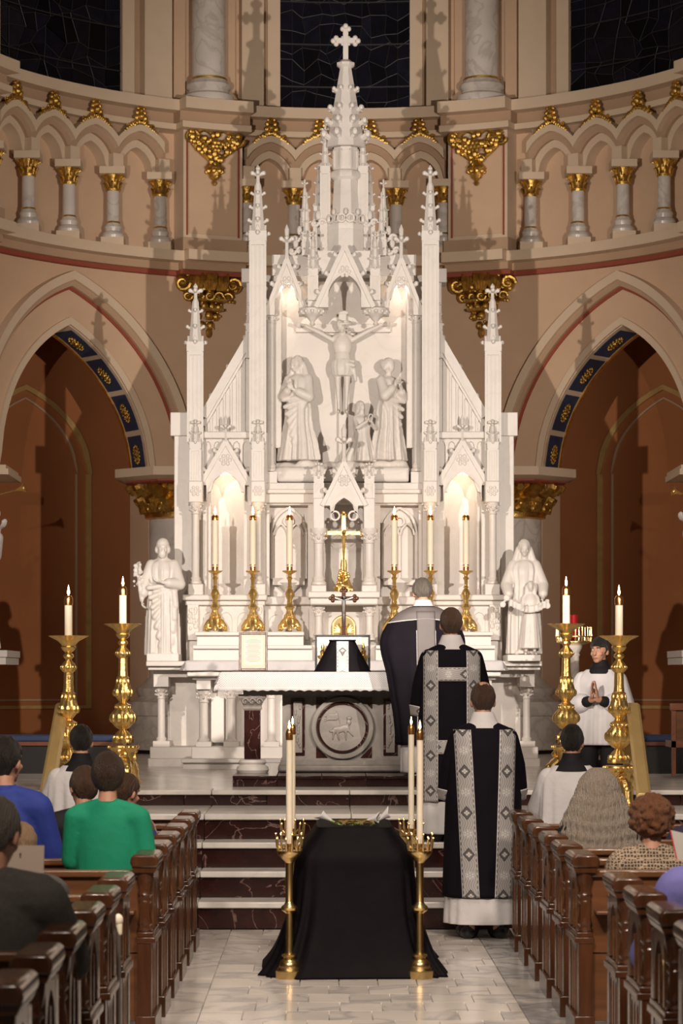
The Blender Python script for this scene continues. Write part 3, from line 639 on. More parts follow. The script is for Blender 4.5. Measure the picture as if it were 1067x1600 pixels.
def gable(px, d, hw, py_foot, py_apex, a_hw, a_spring, a_rise, th_=.10, cusp=True, nm='gable', n=40, rim=6, ncr=3, fin=(0, 0)):
    """steep gable pierced by a pointed arch; sizes in px at depth d"""
    u = d / F; x = X(px, d); H = hw * u; zf, za = Z(py_foot, d), Z(py_apex, d); w = a_hw * u; zs = Z(a_spring, d); h = a_rise * u
    r = (w * w + h * h) / (2 * w); ar = arch(x, zs, r, r - w); roof = lambda q: za - abs(q - x) / H * (za - zf)
    def low(q):
        t = abs(q - x)
        if t >= w: return min(zf, roof(q) - .002)
        v = ar(q)
        if cusp: v -= .55 * w * max(0, 1 - abs(t / w - .78) / .16) ** .8 * (1 if t / w > .3 else 0) * .6
        return min(v, roof(q) - .01)
    xs = sorted(set(lin(x - H, x - w - .0005, 6) + lin(x - w, x + w, n) + lin(x + w + .0005, x + H, 6)))
    g = part(nm, MB().strip(xs, low, roof, d, d + th_))
    rm = MB(); R_ = rim * u
    for q in (-1, 1): rm.add(*quadbar((x, d - .02 - .003 * q, za), (x + q * H, d - .02 - .003 * q, zf), R_, .05))
    part('gable_rim', rm, g)
    am_ = MB().strip(lin(x - w, x + w, n), lambda q: ar(q), lambda q: min(ar(q) + 3.2 * u, roof(q)), d - .018, d + .01); part('arch_rim', am_, g)
    cm = MB(); L = sqrt(H * H + (za - zf) ** 2)
    for q in (-1, 1):
        for k in range(ncr):
            t = (k + .6) / (ncr + .3); crk(cm, x + q * H * t + q * R_ * .2, d + .02, za - (za - zf) * t + R_ * .4, q * .8, -.2, .045)
    if ncr: part('crocket', cm, g, kind='stuff')
    if fin[0]: fm = MB(); fleuron(fm, x, d + .03, za - .03, Z(fin[0], d), fin[1] * u); part('finial', fm, g)
    orn = MB()
    for i in range(6): q = 2 * pi * i / 6; orn.ball((x + .045 * cos(q), d - .004, za - (za - zf) * .42 + .045 * sin(q)), (.022, .012, .022), 6, 4)
    orn.ball((x, d - .004, za - (za - zf) * .42), (.02, .014, .02), 6, 4); part('carved_rosette', orn, g)
    return g
def quadbar(a, b, t, dep):                              # slanted bar in the x, z plane
    a, b = Vector(a), Vector(b); e = (b - a).normalized(); nn = Vector((-e.z, 0, e.x)) * t / 2
    vs = []
    for p in (a, b):
        for y in (0, dep): vs += [tuple(p + nn + Vector((0, y, 0))), tuple(p - nn + Vector((0, y, 0)))]
    return vs, [(0, 1, 3, 2), (4, 6, 7, 5), (0, 4, 5, 1), (2, 3, 7, 6), (0, 2, 6, 4), (1, 5, 7, 3)]
def lancets(px0, px1, d, py0, py1, n, parent=None, nm='blind_tracery', rise=.9, th_=.02, top=None):
    """row of n blind lancets standing proud of the wall behind"""
    x0, x1 = X(min(px0, px1), d), X(max(px0, px1), d); z0, z1 = Z(py1, d), Z(py0, d); w = (x1 - x0) / n; mb = MB(); hw = w * .36
    for i in range(n):
        c = x0 + (i + .5) * w; r = hw * 1.25; a = arch(c, z1 - hw * 1.6, r, r - hw)
        tp = (lambda q: z1) if top is None else top
        if tp(c) - z0 < hw * 2: continue
        zz = min(z1, tp(c)); a = arch(c, zz - hw * 1.9, r, r - hw)
        mb.strip(lin(c - hw, c + hw, 10), a, lambda q: max(min(tp(q), z1), a(q) + .002), d, d + th_)
        for e in (c - w / 2, c + hw): mb.box(e, e + w * .14, d, d + th_, z0, max(z0 + .01, min(tp(e), tp(e + w * .14), z1)))
    return part(nm, mb, parent)
# --- backing slabs
for s in (-1, 1):
    for n_, a in (('backing_slab', (272, 330, 27.0, 27.35, 680, 1150)), ('slab_cap', (266, 300, 26.95, 27.4, 644, 681)), ('tower_slab', (385, 440, 27.05, 27.3, 440, 700)), ('tower_slab_cap', (377, 396, 27.0, 27.35, 419, 441))):
        pb(n_, mir(a[0], s), mir(a[1], s), *a[2:], m=MA, bevel=.008)
    # niche block: two jambs, arched hood, back, floor
    pb('niche_back', mir(312, s), mir(400, s), 27.42, 27.6, 676, 1000)
    pb('niche_jamb', mir(294, s), mir(323, s), 26.9, 27.45, 676, 935); pb('niche_jamb', mir(381, s), mir(418, s), 26.9, 27.45, 676, 935)
    g = gable(mir(352.5, s), 26.78, 40, 758, 690, 30, 782, 44, .14, True, 'niche_gable', ncr=2, fin=(648, 7), rim=7)
    u = 26.86 / F; xc = X(mir(352.5, s), 26.86); aw = 30 * u; ah = 44 * u; rr = (aw * aw + ah * ah) / 2 / aw
    xs = lin(xc - 40 * u, xc - aw - .001, 2) + lin(xc - aw, xc + aw, 24) + lin(xc + aw + .001, xc + 40 * u, 2)
    ar = arch(xc, Z(782, 26.86), rr, rr - aw)
    part('niche_hood', MB().strip(xs, lambda q: ar(q) if abs(q - xc) <= aw else Z(800, 26.86), lambda q: Z(676, 26.86), 26.92, 27.0))
    # pierced frieze under the ledge, in front of the hood
    lancets(mir(317, s), mir(392, s), 26.885, 686, 735, 5, nm='pierced_frieze')
    pb('ledge', mir(316, s), mir(394, s), 26.80, 26.95, 674, 685, bevel=.01)
    # raking wall with blind tracery
    x1, x2 = X(mir(318, s), 26.98), X(mir(394, s), 26.98); zz1, zz2 = Z(652, 26.98), Z(522, 26.98); zb = Z(678, 26.98)
    lo_, hi_ = min(x1, x2), max(x1, x2); rk = lambda q: zz1 + (zz2 - zz1) * (q - x1) / (x2 - x1)
    w = part('raking_wall', MB().strip(lin(lo_, hi_, 8), lambda q: zb, rk, 26.98, 27.2))
    rmb = MB(); rmb.add(*quadbar((x1, 26.9, zz1), (x2, 26.9, zz2), .09, .34)); rmb.add(*quadbar((x1, 26.93, zz1 - .09), (x2, 26.93, zz2 - .09), .05, .1)); part('raking_coping', rmb, w)
    lancets(mir(320, s), mir(392, s), 26.955, 540, 676, 7, w, top=lambda q: rk(q) - .10)
    cm = MB()
    for t in (.12, .47, .82):
        p = (x1 + (x2 - x1) * t, 27.0, zz1 + (zz2 - zz1) * t); dx = -s * -1 if False else (1 if s > 0 else -1)
        cm.tube([p, (p[0] - .0 * dx, 27.0, p[2] + .05), (p[0] + .03 * dx, 27., p[2] + .10), (p[0] + .08 * dx, 27., p[2] + .11)], [.04, .035, .03, .035], 7); cm.ball((p[0] + .09 * dx, 27., p[2] + .105), .04, 7, 5); cm.ball((p[0] + .02 * dx, 27., p[2] + .125), .03, 7, 5)
    part('crocket', cm, w)
    # outer and inner buttress pinnacles, with engaged little pinnacles and colonettes below
    pinn(mir(305.5, s), 26.82, 790, 548, 443, 22, 3)
    pinn(mir(403, s), 26.78, 790, 376, 258, 23, 4)
    for px, d, w_ in ((305.5, 26.70, 15), (403, 26.66, 16)):
        pinn(mir(px, s), d, 752, 700, 655, w_, 2, 'engaged_pinnacle')
        pb('impost_block', mir(px - 11.5, s), mir(px + 11.5, s), d - .08, 26.9, 751, 785, bevel=.012)
        colm(mir(px, s), d, 912, 785, 12)
        pb('colonette_block', mir(px - 12, s), mir(px + 12, s), d - .1, 26.95, 912, 930, bevel=.01)
        fm = MB(); x = X(mir(px, s), d - .08)
        for i in range(7): q = 2 * pi * i / 6; fm.ball((x + .04 * cos(q) * (i < 6), d - .085, Z(768, d) + .04 * sin(q) * (i < 6)), (.018, .01, .018), 6, 4)
        part('carved_rosette', fm)
    pinn(mir(393, s), 26.90, 560, 515, 470, 15, 2, 'engaged_pinnacle'); 
    # base ledge and carved dado under the niches
    pb('ledge', mir(285, s), mir(417, s), 26.55, 27.3, 929, 938, bevel=.012); pb('ledge', mir(289, s), mir(414, s), 26.6, 27.3, 938, 946, bevel=.012)
    pb('dado', mir(291, s), mir(412, s), 26.66, 27.3, 945, 1160)
    for a, b in ((293, 310), (396, 411)):
        pb('dado_pilaster', mir(a, s), mir(b, s), 26.6, 26.7, 945, 1000)
        lf = MB(); r = random.Random(4)
        for k in range(26): lf.ball((X(mir(r.uniform(a + 2, b - 2), s), 26.6), 26.6, Z(r.uniform(950, 984), 26.6)), (.018, .014, .024), 6, 4)
        part('carved_leaves', lf, kind='stuff')
    lancets(mir(313, s), mir(394, s), 26.64, 950, 1000, 3, nm='dado_arcade')
# --- centre: wall behind the crucifixion, side panels with blind windows
pb('panel_wall', 426, 649, 27.3, 27.55, 400, 770)
pb('panel_base', 413, 662, 26.8, 27.5, 754, 786, bevel=.01); pb('panel_base_moulding', 416, 659, 26.74, 27.4, 764, 771, bevel=.01)
for s in (-1, 1):
    pb('side_panel_back', mir(412, s), mir(493, s), 27.12, 27.4, 784, 945)
    pb('side_panel_jamb', mir(416, s), mir(421, s), 26.885, 27.2, 784, 930); pb('side_panel_jamb', mir(481, s), mir(493, s), 26.89, 27.2, 784, 930)
    pb('side_panel_lintel', mir(412, s), mir(493, s), 26.87, 27.2, 778, 789)
    xc = X(mir(451, s), 27.1); u = 27.1 / F; zs = Z(832, 27.1)
    def ring(c, zs, w, h, t, n=24): r = (w * w + h * h) / 2 / w; return MB().strip(lin(c - w - t + .001, c + w + t - .001, n), arch(c, zs, r, r - w), arch(c, zs, r + t, r - w), 27.06, 27.14)
    tw = part('blind_window', ring(xc, zs, 24 * u, 36 * u, 4 * u)); tm = MB()
    for q in (-1, 1):
        tm.v += []; o = ring(xc + q * 12 * u, zs - .03, 9.5 * u, 16 * u, 2.5 * u); tm.add(o.v, o.f)
        tm.box(xc + q * 26 * u - .016, xc + q * 26 * u + .016, 27.06, 27.14, Z(905, 27.1), zs); 
    tm.box(xc - .012, xc + .012, 27.07, 27.14, Z(905, 27.1), zs); tm.lathe(0, 0, [(9 * u, -.03), (9 * u, .03)], 4) if 0 else None
    k = len(tm.v); tm.lathe(0, 0, [(.058, -.035), (.058, .035), (.04, .035), (.04, -.035)], 16, ring=True); tm.map(lambda a, b, c: (xc + a, 27.1 + c, zs + .115 + b), k)
    part('tracery', tm, tw)
    pb('blind_window_sill', mir(426, s), mir(476, s), 26.98, 27.2, 903, 914); 
    sl = MB(); sl.lathe(xc, 27.08, [(.02, Z(940, 27.1)), (.06, Z(932, 27.1)), (.05, Z(926, 27.1)), (.13, Z(914, 27.1)), (.15, Z(911, 27.1))], 8, ph=pi / 8); part('sill_corbel', sl, tw)
    pb('ledge', mir(412, s), mir(486, s), 26.8, 27.3, 932, 945, bevel=.012); pb('dado', mir(412, s), mir(486, s), 26.88, 27.3, 944, 1160)
    lancets(mir(414, s), mir(482, s), 26.86, 952, 1000, 2, nm='dado_arcade')
    # great colonettes framing the crucifixion
    colm(mir(422, s), 26.98, 737, 484, 14); pb('colonette_block', mir(412, s), mir(433, s), 26.85, 27.4, 737, 757)
    pb('side_wall', mir(412, s), mir(431, s), 27.1, 27.4, 430, 760)
    # side canopy gables
    gable(mir(448, s), 26.86, 34, 492, 404, 19, 478, 38, .16, True, 'canopy_gable', ncr=3, fin=(350, 9), rim=6)
    pb('canopy_soffit', mir(425, s), mir(485, s), 27.0, 27.3, 412, 430)
    # pendant, its pinnacle
    d = 26.72; x = X(mir(488, s), d)
    pb('pendant_shaft', mir(481, s), mir(495, s), d - .05, 27.2, 398, 484)
    pm = MB().lathe(x, d, [(.008, Z(510, d)), (.03, Z(507, d)), (.02, Z(503, d)), (.05, Z(498, d)), (.07, Z(494, d)), (.10, Z(492, d)), (.12, Z(488, d)), (.13, Z(483, d)), (.11, Z(481, d))], 12, ph=pi / 12)
    for i in range(12): g = 2 * pi * i / 12; crk(pm, x + .1 * cos(g), d + .1 * sin(g), Z(489, d), cos(g), sin(g), .03)
    part('pendant', pm)
    pinn(mir(489, s), 26.66, 470, 428, 360, 13, 3, 'canopy_pinnacle'); pinn(mir(479, s), 26.9, 400, 372, 300, 11, 3, 'canopy_pinnacle')
    # flanking tower pinnacles around the spire
    pinn(mir(508, s), 27.0, 400, 268, 196, 13, 3, 'tower_pinnacle', fin=.22); pinn(mir(476, s), 27.2, 420, 338, 280, 11, 2, 'tower_pinnacle')
    pinn(mir(497, s), 27.1, 420, 330, 255, 12, 3, 'tower_pinnacle'); 
    for k, (px, py) in enumerate(((497, 348), (468, 372), (462, 392))):
        fm = MB(); x = X(mir(px, s), 26.95); z = Z(py, 26.95)
        for q in (-1, 1): fm.spiral((x + q * .04, 26.95, z), .045, 1., q, .018, n=10)
        fm.ball((x, 26.95, z + .08), (.03, .03, .05)); part('leaf_crest', fm)
    pb('canopy_parapet', mir(425, s), mir(515, s), 27.05, 27.25, 398, 440)
    ob('flying_rib', MB().tube([(X(mir(440, s), 27.1), 27.1, Z(420, 27.1)), (X(mir(465, s), 27.1), 27.1, Z(385, 27.1)), (X(mir(500, s), 27.1), 27.1, Z(372, 27.1))], [.05, .045, .04], 6), MA, rd)
gable(538.5, 26.55, 45, 480, 384, 26, 464, 36, .2, False, 'canopy_gable', ncr=3, rim=7)
pb('canopy_vault', 495, 582, 26.75, 27.35, 392, 428)
# --- tower and spire
d = 27.0; xs_ = X(540, d)
tw = part('tower', MB().lathe(xs_, d, [(.20, Z(425, d)), (.20, Z(362, d)), (.19, Z(361, d)), (.155, Z(340, d)), (.13, Z(276, d))], 8, ph=pi / 8))
part('tower_cornice', MB().lathe(xs_, d, [(.13, Z(284, d)), (.165, Z(279, d)), (.165, Z(272, d)), (.145, Z(268, d)), (.125, Z(266, d))], 8, ph=pi / 8), tw)
part('crown_gallery_floor', MB().lathe(xs_, d, [(.17, Z(367, d)), (.20, Z(361, d)), (.20, Z(354, d))], 8, ph=pi / 8), tw)
for i in range(8):
    g = 2 * pi * i / 8 + pi / 8; cm = MB(); g2 = g + pi / 8; c, s_ = cos(g2), sin(g2)
    k = len(cm.v)
    for q in (-1, 1): cm.lathe(0, 0, [(.05, -.014), (.05, .014), (.03, .014), (.03, -.014)], 14, ring=True); cm.map(lambda a, b, e, q=q: (a + q * .045, e, b), k) if q == -1 else cm.map(lambda a, b, e, q=q: (a + q * .045, e, b), k + 56); 
    cm.ball((0, 0, .07), (.02, .02, .035)); cm.map(lambda a, b, e: (xs_ + .18 * c - a * s_, d + .18 * s_ + a * c, Z(345, d) + b * 0 + e)) if 0 else cm.map(lambda a, b, e: (xs_ + .178 * c - a * s_ + b * c, d + .178 * s_ + a * c + b * s_, Z(345, d) + e))
    part('crown_scroll', cm, tw)
bx_ = part('lantern', MB().lathe(xs_, d, [(.135, Z(268, d)), (.135, Z(232, d)), (.15, Z(232, d)), (.15, Z(229, d))], 8, ph=pi / 8), tw)
lf = MB()
for i in range(8):
    g = 2 * pi * i / 8; c, s_ = cos(g), sin(g); k = len(lf.v)
    for q in (-1, 1): lf.box(q * .045 - .006, q * .045 + .006, -.01, .01, Z(264, d), Z(236, d))
    lf.box(-.045, .045, -.01, .01, Z(238, d), Z(235, d)); lf.map(lambda a, b, e: (xs_ + .127 * c - a * s_ + b * c, d + .127 * s_ + a * c + b * s_, e), k)
part('lantern_panels', lf, bx_)
sp = part('spire', MB().lathe(xs_, d, [(.215, Z(232, d)), (.062, Z(106, d)), (.060, Z(104, d))], 8, ph=pi / 8)); cm = MB()
for k, py in enumerate((214, 192, 171, 141)):
    t = (232 - py) / 126; r = .20 - .145 * t
    for i in range(8): g = 2 * pi * i / 8 + pi / 8; crk(cm, xs_ + r * cos(g), d + r * sin(g), Z(py, d), cos(g), sin(g), .066 - .014 * k * .7)
part('crocket', cm, sp, kind='stuff')
part('spire_cap', MB().lathe(xs_, d, [(.062, Z(107, d)), (.10, Z(103, d)), (.10, Z(99, d)), (.07, Z(97, d)), (.05, Z(94, d))], 8, ph=pi / 8), sp)
def budcross(mb, x, y, z0, z1, arm, t, zc):
    mb.box(x - t, x + t, y - t, y + t, z0, z1 - t * 1.5); mb.box(x - arm + t, x + arm - t, y - t * .9, y + t * .9, zc - t, zc + t)
    for cx_, cz in ((x - arm + t, zc), (x + arm - t, zc), (x, z1 - t * 1.5)):
        dx = (cx_ > x + .01) - (cx_ < x - .01); dz = 0 if dx else 1
        for e in ((dx, dz), (dz * 1. if dz else 0, 1 if dx else 0), (-dz * 1. if dz else 0, -1 if dx else 0)):
            mb.ball((cx_ + e[0] * t * 1.1, y, cz + e[1] * t * 1.1), t * 1.05, 8, 6)
    for q in (-1, 1):
        for p in (-1, 1): mb.ball((x + q * t * 1.15, y, zc + p * t * 1.15), t * .75, 6, 5)
cmb = MB(); budcross(cmb, xs_, d, Z(95, d), Z(39, d), 19 * d / F, .028, Z(64, d)); part('spire_cross', cmb, sp, bevel=.004)
# --- throne canopy over the tabernacle
for s in (-1, 1):
    px = mir(498, s); colm(px, 26.45, 914, 826, 15); pb('canopy_pier', px - 9, px + 9, 26.38, 26.9, 778, 826, bevel=.01)
    pinn(px, 26.5, 800, 752, 722, 13, 2, 'throne_pinnacle'); pb('colonette_block', px - 12, px + 12, 26.33, 26.95, 914, 926, bevel=.01)
    pb('throne_side', px - 9, px + 9, 26.7, 27.3, 778, 930); colm(px, 26.45, 1000, 944, 12)
    pb('canopy_pier', px - 9, px + 9, 26.6, 27.2, 944, 1000)
gable(PXC, 26.36, 34, 790, 722, 22, 812, 34, .2, True, 'throne_gable', ncr=2, fin=(662, 10), rim=6)
pb('throne_back', 505, 570, 27.1, 27.3, 770, 930); pb('throne_lintel', 505, 570, 26.5, 26.9, 700, 777) if 0 else None
pb('throne_shelf', 481, 594, 26.2, 27.2, 924, 934, bevel=.012); pb('throne_shelf', 484, 591, 26.24, 27.2, 934, 945, bevel=.015)
xl = MB(); u = 26.5 / F; xc = X(PXC, 26.4)
for q in (-1, 1): xl.lathe(0, 0, [(8 * u, -.04), (8 * u, .04), (5.4 * u, .04), (5.4 * u, -.04)], 18, ring=True); k = len(xl.v) - 72; xl.map(lambda a, b, e, q=q: (xc + q * 14 * u + a, 26.4 + e, Z(806, 26.4) + b), k)
part('trefoil', xl)
pb('tabernacle_wall', 485, 590, 26.7, 27.2, 944, 1040)
# --- small lamps hidden in the canopies and niches of the reredos
for s in (-1, 1):
    point('niche_lamp', (X(mir(352, s), 27.15), 27.13, Z(745, 27)), 3.0, .03, (1, .80, .58)); point('canopy_lamp', (X(mir(447, s), 27.1), 27.08, Z(452, 27)), 1.3, .03, (1, .84, .66))
# ================================================================ HIGH ALTAR
ha = thing('high_altar', 'white marble high altar table with colonettes at the foot of the reredos', 'altar', (X(PXC, 25.6), 25.6, .89))
def hp(n, *a, **k): return pb(n, *a, parent=ha, m=k.pop('m', 'marble_clean'), **k)
hp('mensa', 292, 783, 25.5, 26.6, 1047, 1057, bevel=.012); hp('cornice', 300, 775, 25.62, 26.6, 1057, 1062, bevel=.008)
hp('core', 322, 753, 26.0, 26.6, 1060, 1190)
hp('plinth', 299, 776, 25.5, 26.6, 1167, 1186, bevel=.01); hp('step', 283, 792, 25.2, 26.6, 1186, 1192, bevel=.008); hp('step_riser', 286, 789, 25.26, 26.6, 1191, 1215)
for s in (-1, 1):
    for px in (318, 361, 424, 470):
        w = 14 if px == 318 else 13
        hp('capital_block', mir(px - 11, s), mir(px + 11, s), 25.66, 25.95, 1060, 1077 if px == 318 else 1072)
        colm(mir(px, s), 25.8, 1166, 1076 if px == 318 else 1071, w, ha); hp('colonette_plinth', mir(px - 12, s), mir(px + 12, s), 25.64, 26.0, 1159, 1168)
    for px in (340, 392): hp('panel', mir(px - 10, s), mir(px + 10, s), 25.9, 26.02, 1090, 1160)
    # stepped gradines
    hp('gradine', mir(302, s), mir(488, s), 26.2, 26.75, 1009, 1033); hp('gradine_moulding', mir(301, s), mir(488, s), 26.14, 26.75, 1008, 1014, bevel=.008)
    hp('upper_gradine', mir(308, s), mir(474, s), 26.35, 26.75, 990, 1009); hp('upper_gradine_moulding', mir(304, s), mir(475, s), 26.28, 26.75, 987, 993, bevel=.008)
# altar cloth of the high altar
def drape(name, x0, x1, y0, y1, zt, drop, m, label, cat, side=.12, wav=.012, scal=.0):
    """cloth over a table top: top sheet, front fall and both side falls with folds"""
    mb = MB(); W = x1 - x0; D = y1 - y0
    def fn(u, v):
        s_ = -side + u * (W + 2 * side); t = v * (D + drop)
        x = x0 + min(max(s_, 0), W); z = zt; y = y1 - min(t, D)
        over = max(0, -s_, s_ - W); f = max(0, t - D)
        if over: z -= over; x += (-1 if s_ < 0 else 1) * (.012 + .25 * over + wav * 2 * sin(t * 17) * over / side)
        if f: z = z - f if not over else min(z, zt - f); y -= .010 + wav * (f / drop) * (1 + sin(s_ * 21) * .8 + sin(s_ * 47) * .4)
        if f > drop * .9: z += scal * abs(sin(s_ * 40))
        return (x, y, z, s_, max(0, drop - f) if f > 0 else .3)
    mb.grid(fn, 150, 40); return ob(name, mb, m, None, label, cat, ang=180, solid=.004)
drape('altar_cloth', X(291, 25.5), X(784, 25.5), 25.46, 26.1, Z(1032, 25.46), .10, 'linen', 'plain white cloth hanging over the high altar edge behind the front altar', 'cloth', .10, .02)
ha_top = Z(1033, 25.46)
hp('mensa_top', 294, 781, 25.5, 26.3, 1034, 1048)
# ================================================================ STATUE PEDESTALS
for s, side in ((-1, 'left'), (1, 'right')):
    pd = thing('statue_pedestal', 'white marble corbelled pedestal with one colonette under the %s statue' % side, 'pedestal', (X(mir(255, s), 26.3), 26.3, .89), 'statue pedestals')
    def pp(n, *a, **k): return pb(n, *a, parent=pd, **k)
    pp('top_slab', mir(228, s), mir(304, s), 26.0, 26.9, 1033, 1041, bevel=.01); pp('cornice', mir(231, s), mir(304, s), 26.08, 26.9, 1041, 1047, bevel=.008)
    pp('frieze', mir(240, s), mir(304, s), 26.3, 26.9, 1047, 1058); pp('wall', mir(262, s), mir(318, s), 26.6, 27.0, 1057, 1175)
    pp('capital_block', mir(240, s), mir(263, s), 26.2, 26.6, 1057, 1073); colm(mir(252, s), 26.35, 1162, 1073, 12, pd)
    pp('colonette_plinth', mir(239, s), mir(265, s), 26.2, 26.6, 1158, 1168); pp('plinth', mir(234, s), mir(308, s), 26.1, 26.9, 1167, 1186, bevel=.01); pp('foot', mir(231, s), mir(310, s), 26.0, 26.9, 1185, 1202, bevel=.01)
# ================================================================ FRONT ALTAR AND WHAT STANDS ON IT
fa = thing('front_altar', 'free-standing marble altar with carved roundel and dark red column on the platform', 'altar', (X(PXC, 21.7), 21.7, .977))
def fp(n, *a, **k): return pb(n, *a, parent=fa, m=k.pop('m', 'marble_grey'), **k)
ZT = Z(1050, 21.6)
fp('table_slab', 352, 723, 21.66, 23.0, 1052, 1072, m='marble_clean'); fp('apron', 380, 695, 21.72, 22.9, 1071, 1086)
fp('frontal', 441, 634, 21.95, 22.8, 1084, 1192); fp('base_moulding', 438, 637, 21.9, 22.85, 1188, 1196); fp('base_moulding', 434, 641, 21.86, 22.9, 1195, 1206.5, bevel=.02)
for s in (-1, 1):
    for n_, a, m in (('inlay_frame', (454.5, 476, 1092, 1180), 'marble_red'), ('inlay_panel', (458.5, 472, 1096, 1176), 'marble_grey')):
        fp(n_, mir(a[0], s), mir(a[1], s), 21.93 if m == 'marble_red' else 21.915, 22.0, a[2], a[3], m=m)
    lf = MB(); r = random.Random(2)
    for k in range(16): lf.ball((X(mir(465 + r.uniform(-4, 4), s), 21.91), 21.912, Z(1102 + k * 4.3, 21.91)), (.012, .008, .016), 6, 4)
    part('carved_vine', lf, fa, 'marble_grey', kind='stuff')
    for q, py in ((0, 1090), (1, 1184)):
        a, b = mir(494, s), mir(512, s); e = py + (18 if q == 0 else -18); d = 21.94
        fp_ = MB().prism([(X(a, d), Z(py, d)), (X(b, d), Z(py, d)), (X(a, d), Z(e, d))], d, 22.0); part('corner_inlay', fp_, fa, 'marble_red')
    d = 21.84; x = X(mir(394.5, s), d)
    part('column_shaft', MB().lathe(x, d, [(.098, Z(1186, d)), (.098, Z(1106, d))], 4, ph=pi / 4), fa, 'marble_red', bevel=.008)
    cm = MB().lathe(x, d, [(.10, Z(1110, d)), (.115, Z(1107, d)), (.105, Z(1104, d)), (.13, Z(1096, d)), (.165, Z(1090, d)), (.165, Z(1085, d))], 4, ph=pi / 4)
    for q in (-1, 0, 1): cm.spiral((x + q * .06, d - .11, Z(1096, d)), .03, 1.2, 1, .008, .01, n=12)
    part('column_capital', cm, fa, 'marble_grey', bevel=.01)
    part('column_base', MB().lathe(x, d, [(.13, .977), (.14, 1.0), (.13, 1.03), (.105, 1.045), (.12, 1.065), (.11, 1.085), (.10, 1.09)], 24), fa, 'marble_clean')
cx, d = X(535, 21.93), 21.93; zc = Z(1137, d); u = d / F
def disc(r0, r1, y0, y1, n=48):
    mb = MB(); vs = []
    for i in range(n):
        g = 2 * pi * i / n; c, s_ = cos(g), sin(g); vs += [(cx + r0 * c, y0, zc + r0 * s_), (cx + r1 * c, y0, zc + r1 * s_), (cx + r1 * c, y1, zc + r1 * s_), (cx + r0 * c, y1, zc + r0 * s_)]
    return mb.add(vs, [(4 * i + a, 4 * ((i + 1) % n) + a, 4 * ((i + 1) % n) + (a + 1) % 4, 4 * i + (a + 1) % 4) for i in range(n) for a in range(4)])
part('roundel_moulding', disc(41 * u, 49 * u, d - .03, d + .04), fa, 'marble_grey', bevel=.008); part('roundel_ring', disc(36 * u, 39.5 * u, d - .012, d + .04), fa, 'marble_red')
part('roundel_field', disc(.001, 36 * u, d - .002, d + .04), fa, 'marble_grey')
rb = MB(); e = d - .006       # relief: a lamb-like beast walking right, looking back, with a banner
for p, r_ in (((-.035, -.015), (.055, .014, .032)), ((.02, -.005), (.045, .014, .036)), ((.055, .045), (.022, .012, .026)), ((.058, .082), (.026, .012, .018)), ((-.095, -.03), (.022, .01, .012))): rb.ball((cx + p[0], e, zc + p[1]), r_, 10, 7)
for a, b in (((-.07, -.03), (-.085, -.10)), ((-.045, -.035), (-.03, -.105)), ((.03, -.03), (.03, -.105)), ((.05, -.02), (.09, -.07))): rb.cap((cx + a[0], e, zc + a[1]), (cx + b[0], e, zc + b[1]), .012, .007, 7)
rb.cap((cx + .0, e, zc - .03), (cx - .05, e, zc + .14), .005, .005, 6); rb.box(cx - .125, cx - .045, e - .004, e + .006, zc + .06, zc + .12)
for i in range(3): rb.cap((cx - .12, e, zc + .07 + .02 * i), (cx - .16, e, zc + .05 + .02 * i), .008, .003, 6)
blob('roundel_relief', rb, 'marble_grey', fa, .006, 2)
drape('lace_altar_cloth', X(345, 21.62), X(730, 21.62), 21.60, 23.0, ZT, .165, 'lace', 'white lace-edged cloth draped over the front altar', 'cloth', .10, .012, .012)
def frame(name, px0, px1, py0, py1, d, m, b, label, cat, inner='paper', lean=.06, sh='paper'):
    t = thing(name, label, cat, (X((px0 + px1) / 2, d), d, Z(py1, d))); x0, x1, z0, z1 = X(px0, d), X(px1, d), Z(py1, d), Z(py0, d); H = z1 - z0
    def tilt(mb): return mb.map(lambda x, y, z: (x, y + lean * (z - z0) / H, z))
    for bx in ((x0, x0 + b, z0, z1), (x1 - b, x1, z0, z1), (x0 + b, x1 - b, z0, z0 + b), (x0 + b, x1 - b, z1 - b, z1)): ob('frame_bar', tilt(MB().box(bx[0], bx[1], d - .01, d + .012, bx[2], bx[3])), m, t, bevel=.003)
    ob('card', tilt(MB().box(x0 + b * .8, x1 - b * .8, d - .002, d + .008, z0 + b * .8, z1 - b * .8)), inner, t); return t, tilt, (x0, x1, z0, z1)
t, tl, q = frame('altar_card', 373, 418, 988, 1047.5, 21.72, 'wood', .02, 'brown framed altar card standing at the left of the front altar', 'frame')
ob('printed_border', tl(MB().box(q[0] + .028, q[1] - .028, 21.716, 21.72, q[2] + .03, q[3] - .03)), mat('parchment', (.48, .39, .29), .8), t)
ob('text_sheet', tl(MB().box(q[0] + .042, q[1] - .042, 21.714, 21.718, q[2] + .045, q[3] - .045)), 'paper', t)
tx = MB()
for i in range(16): w = (q[1] - q[0] - .11) / 2 * (.6 + .4 * abs(sin(i * 2.3))); c = (q[0] + q[1]) / 2; z = q[3] - .06 - i * .0125; tx.box(c - w, c + w, 21.713, 21.7145, z - .0015, z + .0015)
ob('text_lines', tl(tx), mat('ink', (.22, .19, .16), .8), t, kind='stuff')
frame('central_altar_card', 492, 578.5, 992, 1045, 22.05, 'black', .018, 'black framed altar card leaning behind the veiled chalice', 'frame', inner='marble_clean', lean=.02)
